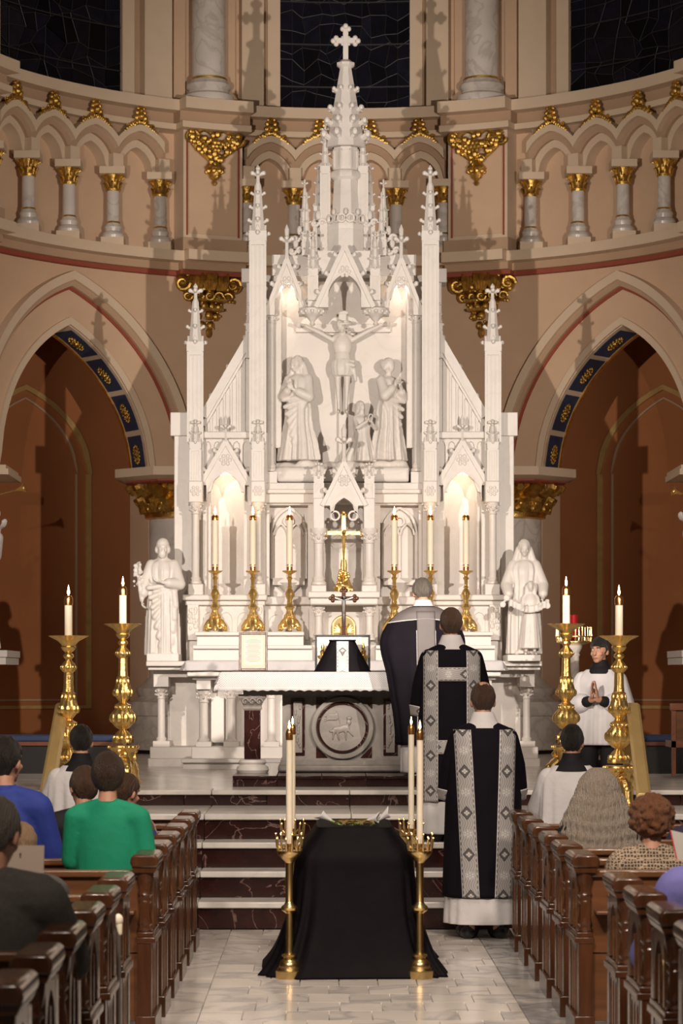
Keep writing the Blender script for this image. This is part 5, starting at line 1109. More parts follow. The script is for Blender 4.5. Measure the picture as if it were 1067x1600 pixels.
# angels with trumpets at both edges of the frame, on brackets of the outer arch piers
for s, side in ((-1, 'left'), (1, 'right')):
    d = 28.3; px = PXC + s * 580; x = X(px, d); zb = Z(1016 if s < 0 else 1016, d)
    bk = ob('angel_bracket', MB().pbox(*((-75, 9) if s < 0 else (1066, 1150)), d - .2, d + 1.0, 1027.5, 1038).pbox(*((-75, 11) if s < 0 else (1065, 1150)), d - .2, d + 1.0, 1016, 1026.5), 'marble_clean', None, 'white stone bracket under the angel at the %s edge' % side, 'bracket', 'angel brackets')
    up = (((-.22, .10, 1.12), (-.10, .30, 1.42), ((.2, 1, .3), (0, 0, 1), .6)), ((.22, .10, 1.12), (.10, .36, 1.50), ((-.2, 1, .3), (0, 0, 1), .6)))
    draped((x - s * .02, d, zb), 1.66, RB1, up, 'white angel statue cut off by the %s edge of the view' % side, (0, 0), 0, False, pi + s * .9 * -1, 7, None, .012, 'angel_statue', 'trumpet angels', hair_=True)
    tb = thing('trumpet', 'thin gold trumpet blown by the %s angel' % side, 'trumpet', (x, d, zb + 1.5), 'angel trumpets')
    a = Vector((x - s * .05, d - .2, Z(783 if s < 0 else 786, d - .2))); e = Vector((X(PXC + s * 499 if s < 0 else 1051, d - .3), d - .3, Z(762 if s < 0 else 767, d - .3))); v = (e - a).normalized()
    ob('tube', MB().tube([tuple(a), tuple(e - v * .04)], .008, 8), 'gold_bright', tb); ob('bell', MB().tube([tuple(e - v * .12), tuple(e - v * .06), tuple(e - v * .02), tuple(e)], [.010, .018, .035, .055], 20, cap=False), 'gold_bright', tb, solid=.004)
    ob('angel_canopy', MB().pbox(*((-90, 13) if s < 0 else (1062, 1160)), d - .2, d + 1.0, 732, 741).pbox(*((-90, 9) if s < 0 else (1064, 1160)), d - .17, d + 1.0, 726, 732), 'wall_trim', None, 'pale stone impost slab above the angel at the %s edge' % side, 'ledge', 'slabs above the angels')
# ================================================================ CATAFALQUE
CXC = X(554, 15.1) - .195 + .0; cx = -.02; yf = 15.22
cat = thing('catafalque', 'coffin-shaped catafalque under a black floor-length pall in the aisle', 'catafalque', (cx, 15.8, 0))
hy = .62; cy = yf + hy
pr_ = [(cx, cy, .004, .555, .70, .045), (cx, cy, .12, .475, .655, .045), (cx, cy, .35, .40, .61, .03), (cx, cy, .59, .368, .58, .010), (cx, cy, .71, .352, .57, .005), (cx, cy, .79, .295, .53, .002), (cx, cy, .868, .238, .50, 0), (cx, cy, .885, .23, .49, 0), (cx, cy, .887, .20, .45, 0)]
ob('pall', MB().loft(pr_, 120, 7., seed=14), 'pall', cat, ang=180)
for i, (px, dx, dy, rz, m) in enumerate(((521, -1, .1, .25, 0), (569, .5, -.3, -.1, 1), (588, 1, .15, .5, 0))):
    t = thing('calla_lily', ('white calla lily with pointed bloom at the left end of the pall', 'open white calla lily lying in the middle of the pall', 'upright white calla lily with green throat at the right end of the pall')[i], 'flower', (X(px, 15.5), 15.5, .89))
    b0 = Vector((X(px, 15.5), 15.55, .91)); v = Vector((dx, dy * .5, rz + .25)).normalized(); sd = v.cross(Vector((0, 1, 0))).normalized(); nn = sd.cross(v)
    mb = MB()
    def pet(u, w_):
        g = u * 2 * pi; r = .005 + .027 * w_ ** 1.6; L = .085 * w_ + (.030 * max(0, cos(g)) * w_ ** 2)
        return tuple(b0 + v * L + (sd * cos(g) + nn * sin(g)) * r)
    ob('spathe', mb.grid(pet, 24, 12), 'linen', t, ang=180, solid=.002); ob('spadix', MB().cap(b0 + v * .02, b0 + v * .08, .005, .004, 8), 'gold', t)
    ob('stem', MB().tube([tuple(b0 + v * .02), tuple(b0 - v * .03), tuple(b0 - v * .10 - Vector((0, 0, .0)))], [.008, .006, .005], 8), mat('stem_green', (.20, .34, .06), .5) if 'stem_green' not in M else 'stem_green', t)
dl_ = thing('leaf_spray', 'low spray of olive-brown leaves under the lilies on the pall', 'leaves', (X(552, 15.5), 15.5, .89)); mlf = mat('dry_leaf', (.20, .13, .03), .5, var=.3)
r = random.Random(6)
for k in range(12):
    x = X(530 + k * 4.6, 15.5); lf = MB(); L = .07; g = r.uniform(-.6, .6)
    lf.grid(lambda u, v_, x=x, g=g, k=k: (x + (u - .5) * .032 * sin(pi * min(.98, v_ + .05)) * cos(g) + (v_ - .5) * L * (1 if k % 2 else -1), 15.45 + (k % 3) * .05 + (v_ - .5) * .04, .893 + .022 * sin(pi * v_) + .008 * abs(u - .5) * 2), 4, 6); ob('leaf', lf, mlf, dl_, solid=.0015)
STP = [(.0, .083), (.045, .083), (.05, .075), (.062, .072), (.07, .062), (.085, .062), (.105, .052), (.118, .034), (.13, .044), (.142, .044), (.15, .026), (.17, .022), (.385, .0215), (.395, .034), (.405, .047), (.418, .05), (.428, .045), (.44, .03), (.455, .023), (.685, .023), (.695, .03), (.715, .05), (.735, .068), (.75, .074), (.758, .074)]
n_ = 0
for x, y, lb in ((-.409, 15.2, 'front left of'), (.366, 15.2, 'front right of'), (-.409, 16.72, 'rear left of'), (.366, 16.72, 'rear right of')):
    t = thing('brass_floor_candlestick', 'plain brass floor candlestick with crown rim, %s the black catafalque' % lb, 'candlestick', (x, y, 0), 'catafalque candlesticks')
    for nm, a, b in (('base', 0, .155), ('shaft', .145, .69), ('bowl', .685, .77)): ob(nm, MB().lathe(x, y, [(r_, z) for z, r_ in STP if a <= z <= b], 28), 'brass', t)
    cm = MB()
    for i in range(14):
        g = 2 * pi * i / 14; c, s_ = cos(g), sin(g); q = .068
        cm.tube([(x + q * c, y + q * s_, .755), (x + (q + .008) * c, y + (q + .008) * s_, .80), (x + (q + .012) * c, y + (q + .012) * s_, .855 if i % 2 else .83)], [.007, .006, .003], 5); cm.ball((x + (q + .012) * c, y + (q + .012) * s_, .858 if i % 2 else .832), .008, 6, 4)
        g2 = g + pi / 14; cm.tube([(x + q * c, y + q * s_, .765), (x + (q + .01) * cos(g2), y + (q + .01) * sin(g2), .79), (x + q * cos(g + pi / 7), y + q * sin(g + pi / 7), .765)], .004, 5)
    ob('crown', cm, 'brass', t); ob('socket', MB().lathe(x, y, [(.02, .75), (.024, .80), (.022, .80)], 14), 'brass', t)
    candle(x, y, .775, .655, .0195, 'tall white candle, %s the black catafalque' % lb, 'catafalque candles', .05)
# ================================================================ PEWS
def pew(s, y, label, group, out=.0):
    """s: side of the aisle; y: rear face of the end; the end is built once in place and copied"""
    t = thing('pew', label, 'pew', (s * 1.1, y, 0), group); xa = s * 1.045; s_ = s
    def bx(n, x0, x1, y0, y1, z0, z1, m='wood', bev=.004): return ob(n, MB().box(min(s * (x0 + .04), s * (x1 + .04)), max(s * (x0 + .04), s * (x1 + .04)), y + y0, y + y1, z0, z1), m, t, bevel=bev)
    bx('end_base', 1.03, 1.13, -.02, .46, 0, .11); bx('end_panel', 1.06, 1.11, 0, .43, .1, .85)
    bx('mid_rail', 1.03, 1.125, -.015, .45, .47, .50); bx('mid_rail', 1.04, 1.12, -.01, .44, .50, .525)
    bx('front_stile', 1.045, 1.12, .36, .44, .1, .80); bx('rear_post', 1.05, 1.12, -.01, .06, .1, .50)
    x = s * 1.125; yy = y + .03
    ob('turned_post', MB().lathe(x, yy, [(.034, .52), (.04, .535), (.028, .55), (.036, .565), (.03, .60), (.026, .66), (.034, .675), (.026, .69), (.038, .71), (.03, .73), (.042, .78), (.044, .82)], 14), 'wood', t)
    # gothic tracery on the aisle face
    tr = MB(); y0, y1 = y + .07, y + .35; w = (y1 - y0) / 3
    for i in range(3):
        c = y0 + (i + .5) * w; hw = w * .34; r_ = hw * 1.3; k = len(tr.v); tr.strip(lin(c - hw, c + hw, 8), arch(c, .40, r_, r_ - hw), lambda q: .465, 0, .014)
        for e in (c - w / 2, c + hw): tr.box(e, e + w * .16, 0, .014, .12, .465)
        tr.map(lambda a, b, z: (s * (1.102 - b), a, z), k)
    k = len(tr.v)
    c = (y0 + y1) / 2
    for hw, zz, q in ((.13, .60, 0), ):
        r_ = hw * 1.2; tr.strip(lin(c - hw, c + hw, 14), arch(c, .62, r_, r_ - hw), lambda q_: .83, 0, .016)
        for e in (c - .15, c + .13, c - .015): tr.box(e, e + .025, 0, .016, .53, .72 if e == c - .015 else .83)
    tr.map(lambda a, b, z: (s * (1.102 - b), a, z), k); ob('tracery', tr, 'wood_back', t)
    cp = MB(); pf = [(-.062, .845), (-.07, .87), (-.066, .895), (-.05, .91), (.05, .91), (.066, .895), (.07, .87), (.062, .845)]
    cp.prism(pf, -.03, .38); cp.map(lambda a, b, z: (s * 1.125 + a, y + b, z)); ob('end_cap', cp, 'wood', t, bevel=.01)
    cm = MB(); cm.prism([(-.05, .82), (-.062, .846), (.062, .846), (.05, .82)], -.02, .37); cm.map(lambda a, b, z: (s * 1.125 + a, y + b, z)); ob('cap_moulding', cm, 'wood', t)
    x1 = 3.6
    bx('back_panel', 1.11, x1, .03, .06, .42, .80, 'wood_back'); bx('top_rail', 1.11, x1, .005, .085, .795, .83, 'wood_back', .008); bx('lower_back', 1.11, x1, .04, .06, .08, .42, 'wood_back'); bx('book_ledge', 1.13, x1, -.09, .03, .62, .635, 'wood_back'); bx('seat', 1.11, x1, .06, .46, .42, .45, 'wood_back')
    return t
rows = [7.3 + .78 * k for k in range(6)] + [12.66 + .80 * k for k in range(6)]
for s, side in ((-1, 'left'), (1, 'right')):
    p0 = None
    for i, y in enumerate(rows):
        n = len(rows) - i; lb = 'dark carved wooden pew left of the aisle, %s row from the steps' % ORD[n - 1] if s < 0 else 'dark carved wooden pew right of the aisle, %s row from the steps' % ORD[n - 1]
        if p0 is None: p0 = pew(s, y, lb, 'pews on the %s' % side); y00 = y
        else: dup(p0, (s * (1.1 if y < 12 else 1.065), y, 0), lb)
# ================================================================ SANCTUARY FURNITURE
for s, side in ((-1, 'left'), (1, 'right')):
    t = thing('brass_handrail', 'flat brass stair handrail sloping down beside the %s candlesticks' % side, 'handrail', (s * 2.2, 20.4, .77), 'brass handrails')
    xa = X(97, 20.5) if s < 0 else X(989, 20.5); xb = X(72, 18.5) if s < 0 else X(1006, 18.5)
    za, zb = Z(1101, 20.5), Z(1243, 18.5)
    def rail(u, v): return 0
    vs = []
    for w0, dz in ((-.055, 0), (-.035, .016), (.035, .016), (.055, 0), (.055, -.03), (-.055, -.03)): vs.append((w0, dz))
    mb = MB(); n = 6; mb.add([(xa + a, 20.5, za + b) for a, b in vs] + [(xb + a, 18.5, zb + b) for a, b in vs], [tuple(range(n)), tuple(range(2 * n - 1, n - 1, -1))] + [(i, (i + 1) % n, n + (i + 1) % n, n + i) for i in range(n)])
    ob('rail', mb, 'brass_flat', t, bevel=.005); ob('post', MB().box(xa - .05 + (.015 if s < 0 else -.03), xa + .05 + (.03 if s < 0 else -.015), 20.44, 20.5, .77, za - .02), 'brass_flat', t, bevel=.005)
    ob('post', MB().box(xb - .045, xb + .045, 18.52, 18.57, .38, zb - .0), 'brass_flat', t, bevel=.005)
d = 24.0
for s, side, a, b in ((-1, 'left', -60, 192), (1, 'right', 1008, 1130)):
    t = thing('cushioned_bench', 'long dark bench with flat blue cushion before the %s arch' % side, 'bench', (X((a + b) / 2, d), d, .886), 'blue cushioned benches')
    ob('seat', MB().pbox(a, b, d, d + .42, 1159, 1165), 'wood_frame', t); ob('front_board', MB().pbox(a + 2, b - 2, d + .03, d + .08, 1164, 1209), 'black', t); ob('end_board', MB().pbox(b - 4, b, d + .03, d + .4, 1164, 1209), 'black', t)
    ob('cushion', MB().pbox(a, b - 1, d - .01, d + .42, 1149, 1159), 'cushion_blue', t, bevel=.02)
t = thing('wooden_seat', 'brown wooden clergy chair cut off at the right edge of the view', 'chair', (X(1075, 23), 23, .886)); d = 23.0
for a in ((1050, 1056, 1102, 1218, .0), (1090, 1096, 1102, 1218, 0.), (1050, 1056, 1150, 1222, .4), (1090, 1096, 1150, 1222, .4)): ob('leg', MB().pbox(a[0], a[1], d - a[4], d - a[4] + .05, a[2], 1209 + a[4] * 8), 'wood_frame', t)
ob('top_rail', MB().pbox(1048, 1098, d - .02, d + .06, 1099, 1110), 'wood_frame', t, bevel=.005); ob('back_panel', MB().pbox(1056, 1090, d + .01, d + .04, 1110, 1165), 'wood_back', t); ob('seat', MB().pbox(1050, 1096, d - .4, d + .05, 1158, 1168), 'wood_frame', t)
# sanctuary lamp: marble post, brass corona, red glass
d = 24.2; x = X(896.5, d); t = thing('sanctuary_lamp_stand', 'pale marble post carrying a spiked brass corona for the red lamp', 'lamp stand', (x, d, .886)); zr = Z(1003, d)
ob('post', MB().lathe(x, d, [(.10, .886), (.10, .93), (.07, .96), (.055, 1.0), (.05, zr - .14), (.06, zr - .12), (.05, zr - .11), (.075, zr - .06), (.08, zr - .03)], 20), 'marble_column', t)
cm = MB()
for z, r_ in ((zr, .155), (zr + .05, .165)):
    pts = [(x + r_ * cos(2 * pi * i / 32), d + r_ * sin(2 * pi * i / 32), z) for i in range(33)]; cm.tube(pts, .009, 6)
cm.lathe(x, d, [(.03, zr - .04), (.08, zr - .03), (.15, zr - .01), (.15, zr), (.03, zr - .02)], 24)
for i in range(16):
    g = 2 * pi * i / 16; c, s_ = cos(g), sin(g); cm.tube([(x + .155 * c, d + .155 * s_, zr), (x + .168 * c, d + .168 * s_, zr + .06), (x + .165 * c, d + .165 * s_, zr + .13)], [.008, .007, .004], 5); cm.ball((x + .165 * c, d + .165 * s_, zr + .135), .011, 6, 5)
ob('corona', cm, 'brass', t); ob('red_lamp_glass', MB().lathe(x, d, [(.03, zr), (.035, zr + .08), (.036, zr + .17), (.036, Z(961, d)), (.030, Z(961, d))], 16), 'red_glass', None, 'deep red glass lamp standing in the brass corona', 'lamp')
# ================================================================ PEOPLE
def person(label, loc, rz, arms, legs='stand', s=1., tilt=(0, 0), turn=0., group=None, fem=False, vox=.0085, hands=True):
    t = thing('person', label, 'person', loc, group, True, rz); mb = human(arms, legs, 1, tilt, turn, hands, None, fem); mb.map(lambda x, y, z: (x * s, y * s, z * s))
    blob('body', mb, 'skin', t, vox, 2); t['__s'] = s; del t['__s']; return t
DZ = {'stand': 0, 'kneel': -.46, 'sit': -.45}
def headpos(s, legs, tilt=(0, 0), turn=0.):
    Rm = Matrix.Rotation(turn, 3, 'Z') @ Matrix.Rotation(-tilt[0], 3, 'X') @ Matrix.Rotation(tilt[1], 3, 'Y'); pv = Vector((0, 0, 1.53))
    return Rm, lambda v: (Rm @ (Vector((0, .02, 1.635)) + Vector(v) - pv) + pv + Vector((0, 0, DZ[legs]))) * s
def hair(t, m, s, legs, tilt=(0, 0), turn=0., k=1., back=-.075, seed=0, bald=0., lump=.03, side=-.02):
    """cap of hair over the skull, ending at the nape and above forehead and ears"""
    Rm, hp = headpos(s, legs, tilt, turn); r = random.Random(seed); ph = [r.uniform(0, 6) for _ in range(6)]
    def fn(u, v):
        g = u * 2 * pi; e = -pi / 2 + v * pi; x, y, z = cos(e) * cos(g), cos(e) * sin(g), sin(e)
        w = 1 + lump * (sin(7 * g + ph[0] + 4 * e) * cos(e) + .6 * sin(13 * g + ph[1] - 7 * e) * cos(e)); p = [x * .086 * k * w, y * .106 * k * w - .014, z * .112 * k * w + .016]
        lim = back if y < -.25 else (side if y < .35 else .045); lim2 = lim + (0 if y < -.25 else 0)
        if p[2] < lim2:
            f = max(.0, 1 - (lim2 - p[2]) / .05); p[0] *= .80 + .20 * f; p[1] = p[1] * (.80 + .2 * f); p[2] = max(p[2], lim2 - .02)
        if bald and z > .72 and y < .45 and (x * x + (y + .18) ** 2) < bald: p = [q * .9 for q in p]
        return tuple(hp(p))
    return ob('hair', MB().grid(fn, 48, 28), m, t, ang=180)
def garment(t, name, m, s, legs, arms, grow=.016, sleeve=1., low=.86, fem=False, vox=.011, extra=None, cuff=.95, it=4, belly=0):
    """shirt or jacket: one surface over torso and arms"""
    mb = MB(); dz = DZ[legs]; w = .9 if fem else 1.; V = Vector; g = grow
    mb.ball((0, 0, 1.25 + dz), (.175 * w + g, .115 + g, .20), 16, 10); mb.loft([(0, .0, low + dz, .175 * w + g + belly, .125 + g + belly, .01), (0, 0, 1.0 + dz, .165 * w + g + belly, .12 + g + belly, .012), (0, 0, 1.2 + dz, .178 * w + g, .118 + g, .008), (0, -.005, 1.36 + dz, .165 * w + g, .095 + g, 0), (0, -.01, 1.44 + dz, .11, .082, 0), (0, -.008, 1.485 + dz, .074, .070, 0)], 40)
    mb.cap((-.175 * w, -.01, 1.388 + dz), (.175 * w, -.01, 1.388 + dz), .062 + g, .062 + g)
    for q in (-1, 1): mb.cap((q * .055, -.015, 1.462 + dz), (q * .165 * w, -.012, 1.41 + dz), .036 + g * .5, .05 + g)
    for i, q in enumerate((-1, 1)):
        sh = V((q * .185 * w, -.01, 1.385 + dz)); el = V(arms[i][0]) + V((0, 0, dz)); wr = V(arms[i][1]) + V((0, 0, dz))
        if sleeve >= 1: mb.cap(sh, el, .058 + g, .05 + g); mb.cap(el, el + (wr - el) * cuff * (sleeve if sleeve < 1 else 1), .05 + g, .038 + g)
        else: mb.cap(sh, sh + (el - sh) * sleeve, .062 + g, .064 + g * 1.3)
    if extra: extra(mb)
    mb.map(lambda x, y, z: (x * s, y * s, z * s)); return blob(name, mb, m, t, vox, it)
FOLD = ((-.25, .08, 1.12), (-.05, .27, 1.10), ((.5, .5, .35), (.4, -.2, 0), .15)), ((.25, .08, 1.12), (.05, .27, 1.10), ((-.5, .5, .35), (-.4, -.2, 0), .15))
def robe(t, name, rings, m, seed=1, e=2., n=96, **k): return ob(name, MB().loft(rings, n, e, seed=seed), m, t, ang=180, **k)
def ring_at(R, z):
    for a, b in zip(R, R[1:]):
        if a[2] <= z <= b[2]: f = (z - a[2]) / max(1e-6, b[2] - a[2]); return [p + (q - p) * f for p, q in zip(a, b)]
    return R[-1] if z > R[-1][2] else R[0]
def vband(t, R, xa, xb, z0, z1, w, v0=0., nv=70, over=None, off=.010, name='brocade_band'):
    """brocade strip lying on the back of a robe from (xb, z1) down to (xa, z0); over: it also runs over the shoulder"""
    def fn(u, v):
        z = z0 + (z1 - z0) * v; x = xa + (xb - xa) * v + (u - .5) * w; r = ring_at(R, z); q = max(.03, 1 - ((x - r[0]) / r[3]) ** 2)
        return (x, r[1] - r[4] * sqrt(q) - off, z, u * 2 - 1, v0 + (z1 - z) / (w / 2) * .55)
    return ob(name, MB().grid(fn, 10, nv), 'brocade', t, ang=180, solid=.003)
def hband(t, R, x0, x1, zc, w):
    def fn(u, v): x = x0 + (x1 - x0) * u; z = zc + (v - .5) * w; r = ring_at(R, z); q = max(.03, 1 - (x / r[3]) ** 2); return (x, r[1] - r[4] * sqrt(q) - .008, z, v * 2 - 1, .2 + (x - x0) / (w / 2) * .55)
    return ob('brocade_band', MB().grid(fn, 40, 8), 'brocade', t, ang=180, solid=.003)
def shoes(t, s=1, sp=.11):
    for q in (-1, 1):
        mb = MB(); mb.cap((q * sp, -.06, .045), (q * (sp + .03), .13, .04), .048, .042); mb.ball((q * sp, -.06, .05), (.04, .05, .05)); mb.map(lambda x, y, z: (x * s, y * s, max(.004, z) * s)); ob('shoe', mb, 'black', t)
# ---- deacon nearest the aisle
def dalmatic(t, s, R, bands, seed, cuffs=True, low_band=None):
    robe(t, 'dalmatic', R, 'vestment', seed)
    for i, q in enumerate((-1, 1)):
        mb = MB(); mb.cap((q * .165, -.01, 1.37), (q * .205, .02, 1.18), .078, .088); mb.cap((q * .205, .02, 1.18), (q * .222, .07, 1.03), .088, .09); mb.cap((q * .222, .07, 1.03), (q * .19, .17, 1.0), .09, .075); mb.map(lambda x, y, z: (x * s, y * s, z * s)); sl = blob('sleeve', mb, 'vestment', t, .012, 4)
        if cuffs:
            cf = MB()
            def fn(u, v, q=q): g = -pi * .15 + pi * 1.25 * u; r = .092; return ((q * (.222 - .012 * v) + q * r * cos(g) * .98) * s, (.055 + .035 * v - r * sin(g)) * s, (1.005 - .075 * v + .02 * cos(g)) * s, v * 2 - 1, u * 6)
            ob('brocade_cuff', cf.grid(fn, 24, 6), 'brocade', sl, ang=180, solid=.006)
    if bands: pass
def alb(t, R, seed): return robe(t, 'alb', R, 'linen', seed)
def amice(t, s, tilt=0., m='linen'):
    return ob('amice', MB().loft([(0, -.02, 1.44 * s, .135 * s, .105 * s, .0), (0, -.012, 1.48 * s, .10 * s, .09 * s, .0), (0, -.003, 1.53 * s, .078 * s, .074 * s, .0), (0, .004, 1.55 * s, .068 * s, .068 * s, 0)], 48), m, t, ang=180)
s = 1.0; pos = (X(755, 17.58), 17.58, 0)
t = person('person in black dalmatic with two silver bands and balding crown, standing on the aisle floor', pos, .02, FOLD, 'stand', s, (.22, 0), 0)
DR1 = [(0, 0, .285, .275, .215, .035), (0, 0, .55, .268, .205, .028), (0, 0, .85, .262, .19, .014), (0, 0, 1.10, .255, .175, .010), (0, 0, 1.28, .252, .155, .006), (0, -.005, 1.38, .238, .132, .0), (0, -.01, 1.435, .19, .112, 0), (0, -.01, 1.468, .12, .092, 0), (0, -.01, 1.485, .082, .08, 0)]
dalmatic(t, s, DR1, 1, 3)
vband(t, DR1, -.100, -.152, .29, 1.43, .115); vband(t, DR1, .118, .160, .29, 1.43, .115)
alb(t, [(0, 0, .105, .268, .22, .035), (0, 0, .2, .265, .215, .03), (0, 0, .5, .25, .19, .01)], 8)
robe(t, 'cassock_skirt', [(0, 0, .012, .19, .12, .05), (0, 0, .10, .19, .14, .05), (0, 0, .4, .19, .15, .02)], 'cassock', 2) if 0 else None
tm = MB()
for q in (-1, 1): tm.cap((q * .10, -.0, .06), (q * .10, 0, .5), .072, .085)
ob('trousers', tm, 'cassock', t, ang=180); shoes(t); amice(t, s); hair(t, 'hair_midbrown', s, 'stand', (.22, 0), seed=3, bald=.10)
ob('bald_crown', MB().ball(tuple(headpos(s, 'stand', (.22, 0))[1]((0, -.045, .085))), (.050, .050, .036), 14, 10), 'skin', t)
# ---- second deacon on the steps
s = .985; pos = (X(705, 18.98), 18.98, .575)
t = person('person in black dalmatic with crossed silver bands, brown hair, standing on the third step', pos, .03, FOLD, 'stand', s, (.12, 0), 0)
DR2 = [(0, 0, .30, .25, .20, .035), (0, 0, .60, .248, .19, .028), (0, 0, .90, .245, .18, .014), (0, 0, 1.10, .243, .165, .010), (0, 0, 1.26, .245, .15, .006), (0, -.005, 1.36, .232, .13, .0), (0, -.01, 1.415, .185, .11, 0), (0, -.01, 1.448, .12, .092, 0), (0, -.01, 1.465, .082, .08, 0)]
dalmatic(t, s, DR2, 1, 5)
vband(t, DR2, -.165, -.16, .30, 1.41, .105); vband(t, DR2, .150, .155, .30, 1.41, .105); hband(t, DR2, -.136, .112, 1.235, .10); hband(t, DR2, -.11, .10, .70, .10)
alb(t, [(0, 0, .06, .25, .205, .03), (0, 0, .2, .245, .20, .03), (0, 0, .5, .22, .17, .01)], 9); shoes(t, s); amice(t, s); hair(t, 'hair_midbrown', s, 'stand', (.12, 0), seed=4)
# ---- priest at the altar
s = .94; pos = (X(661, 21.33), 21.33, .977)
t = person('person in black chasuble with mauve column and grey hair, bowing at the front altar', pos, .12, (((-.30, .10, 1.18), (-.16, .30, 1.12), ((.3, 1, 0), (0, 0, -1), .1)), ((.30, .10, 1.18), (.16, .30, 1.12), ((-.3, 1, 0), (0, 0, -1), .1))), 'stand', s, (.42, 0), 0)
CH = [(-.005, .0, .25, .215, .19, .04), (-.01, .0, .50, .235, .195, .04), (-.01, .0, .66, .262, .20, .035), (-.005, .0, .85, .30, .195, .03), (0, .02, 1.02, .35, .19, .012), (0, .02, 1.14, .355, .175, .010), (0, .01, 1.265, .295, .155, .004), (0, -.01, 1.345, .215, .122, 0), (0, -.012, 1.39, .13, .098, 0), (0, -.012, 1.405, .09, .085, 0)]
robe(t, 'chasuble', CH, 'vestment', 6)
def colf(u, v): z = .27 + (1.36 - .27) * v; x = -.0 + (u - .5) * .155; r = ring_at(CH, z); return (x, r[1] - r[4] * sqrt(max(.05, 1 - ((x - r[0]) / r[3]) ** 2)) - .016, z)
ob('mauve_column', MB().grid(colf, 10, 60), 'mauve', t, ang=180, solid=.003)
def yokef(u, v): a = -pi * (.06 + .88 * u); z = 1.398 - .135 * v + .035 * v * (1 - abs(2 * u - 1)); r = ring_at(CH, z); return (r[0] + (r[3] + .008) * cos(a), r[1] + (r[4] + .010) * sin(a), z)
ob('mauve_yoke', MB().grid(yokef, 40, 10), 'mauve', t, ang=180, solid=.003)
tr = MB()
for x in (-.078, .078): tr.tube([(x, colf(.5 + x / .155, v)[1] - .003, .27 + 1.0 * v) for v in lin(0, .93, 30)], .004, 5)
tr.tube([tuple(Vector(yokef(u, 1.)) + Vector((0, -.003, 0))) for u in lin(0, 1, 40)], .005, 5); ob('silver_braid', tr, mat('braid', (.55, .53, .53), .5, .2), t)
alb(t, [(0, 0, .02, .185, .165, .04), (0, 0, .2, .185, .16, .03), (0, 0, .45, .18, .15, .01)], 10); shoes(t, s, .08); amice(t, s); hair(t, 'hair_grey', s, 'stand', (.42, 0), seed=5, k=1.03, back=-.06)
# ---- kneeling servers in surplices
def surplice(t, s, legs, arms, low, long_=True, seed=1, wide=1.):
    dz = DZ[legs]; R = [(0, 0, low, .27 * wide, .20, .10), (0, 0, low + .2, .255 * wide, .19, .09), (0, 0, 1.05 + dz, .24 * wide, .175, .075), (0, 0, 1.25 + dz, .235 * wide, .16, .05), (0, -.005, 1.37 + dz, .222 * wide, .13, .010), (0, -.01, 1.425 + dz, .17, .112, 0.004), (0, -.01, 1.455 + dz, .135, .10, 0)]
    R = [tuple(v * s for v in r[:5]) + (r[5],) for r in R]; robe(t, 'surplice', R, 'linen', seed)
    for i, q in enumerate((-1, 1)):
        el = Vector(arms[i][0]) + Vector((0, 0, dz)); wr = Vector(arms[i][1]) + Vector((0, 0, dz)); m_ = el + (wr - el) * .45; mb = MB()
        mb.cap((q * .165, -.01, 1.355 + dz), tuple(el), .085, .105); mb.cap(tuple(el), tuple(m_), .10, .09); mb.cap(tuple(el), tuple(el + Vector((q * .02, 0, -.17))), .09, .06); mb.map(lambda x, y, z: (x * s, y * s, z * s)); blob('sleeve', mb, 'linen', t, .012, 4)
    ob('cassock_collar', MB().loft([(0, -.012, (1.415 + dz) * s, .165 * s, .122 * s, 0), (0, -.01, (1.455 + dz) * s, .128 * s, .105 * s, 0), (0, -.006, (1.49 + dz) * s, .084 * s, .08 * s, 0), (0, .0, (1.545 + dz) * s, .066 * s, .068 * s, 0)], 40), 'cassock', t, ang=180)
    k = MB(); k.cap((-.10, .02, .5), (-.10, .06, .09), .10, .09); k.cap((.10, .02, .5), (.10, .06, .09), .10, .09); k.cap((-.1, .06, .085), (-.1, -.42, .08), .085, .07); k.cap((.1, .06, .085), (.1, -.42, .08), .085, .07); k.map(lambda x, y, z: (x * s, y * s, z * s)); blob('cassock_skirt', k, 'cassock', t, .014, 4)
PR = (((-.23, .06, 1.12), (-.025, .26, 1.18), ((.06, .38, .9), (1, .1, 0), .04)), ((.23, .06, 1.12), (.025, .26, 1.18), ((-.06, .38, .9), (-1, .1, 0), .04)))
s = .98
t = person('person kneeling with joined hands in white surplice, facing us beside the right candlesticks', (X(938, 23.2), 23.2, .886), pi - .30, PR, 'kneel', s, (.02, 0), -.25, vox=.006)
surplice(t, s, 'kneel', PR, .30, seed=4); hair(t, 'hair_black', s, 'kneel', (.02, 0), -.25, seed=6, back=-.06)
for q in (-1, 1): mb = MB(); mb.cap((q * .24, .06, .66), (q * .075, .22, .70), .062, .05); mb.map(lambda x, y, z: (x * s, y * s, z * s)); ob('cassock_sleeve', mb, 'cassock', t, ang=180)
Rm, hp = headpos(s, 'kneel', (.02, 0), -.25)
for q in (-1, 1):
    ob('eye', MB().ball(tuple(hp((q * .031, .080, .0))), .0095, 10, 8), mat('eye_white', (.7, .66, .62), .3) if 'eye_white' not in M else 'eye_white', t); ob('iris', MB().ball(tuple(hp((q * .031, .0865, .0))), .0052, 8, 6), 'black', t); ob('eyebrow', MB().cap(tuple(hp((q * .018, .094, .022))), tuple(hp((q * .048, .083, .024))), .0045, .003, 6), 'hair_black', t)
ob('lips', MB().ball(tuple(hp((0, .094, -.073))), (.021, .008, .007), 10, 6), mat('lip', (.36, .13, .10), .5), t)
s = .97
t = person('person in white surplice with dark short hair kneeling before the right pews, seen from behind', (X(892, 18.34), 18.28, .195), -.12, PR, 'kneel', s, (.12, 0), -.1)
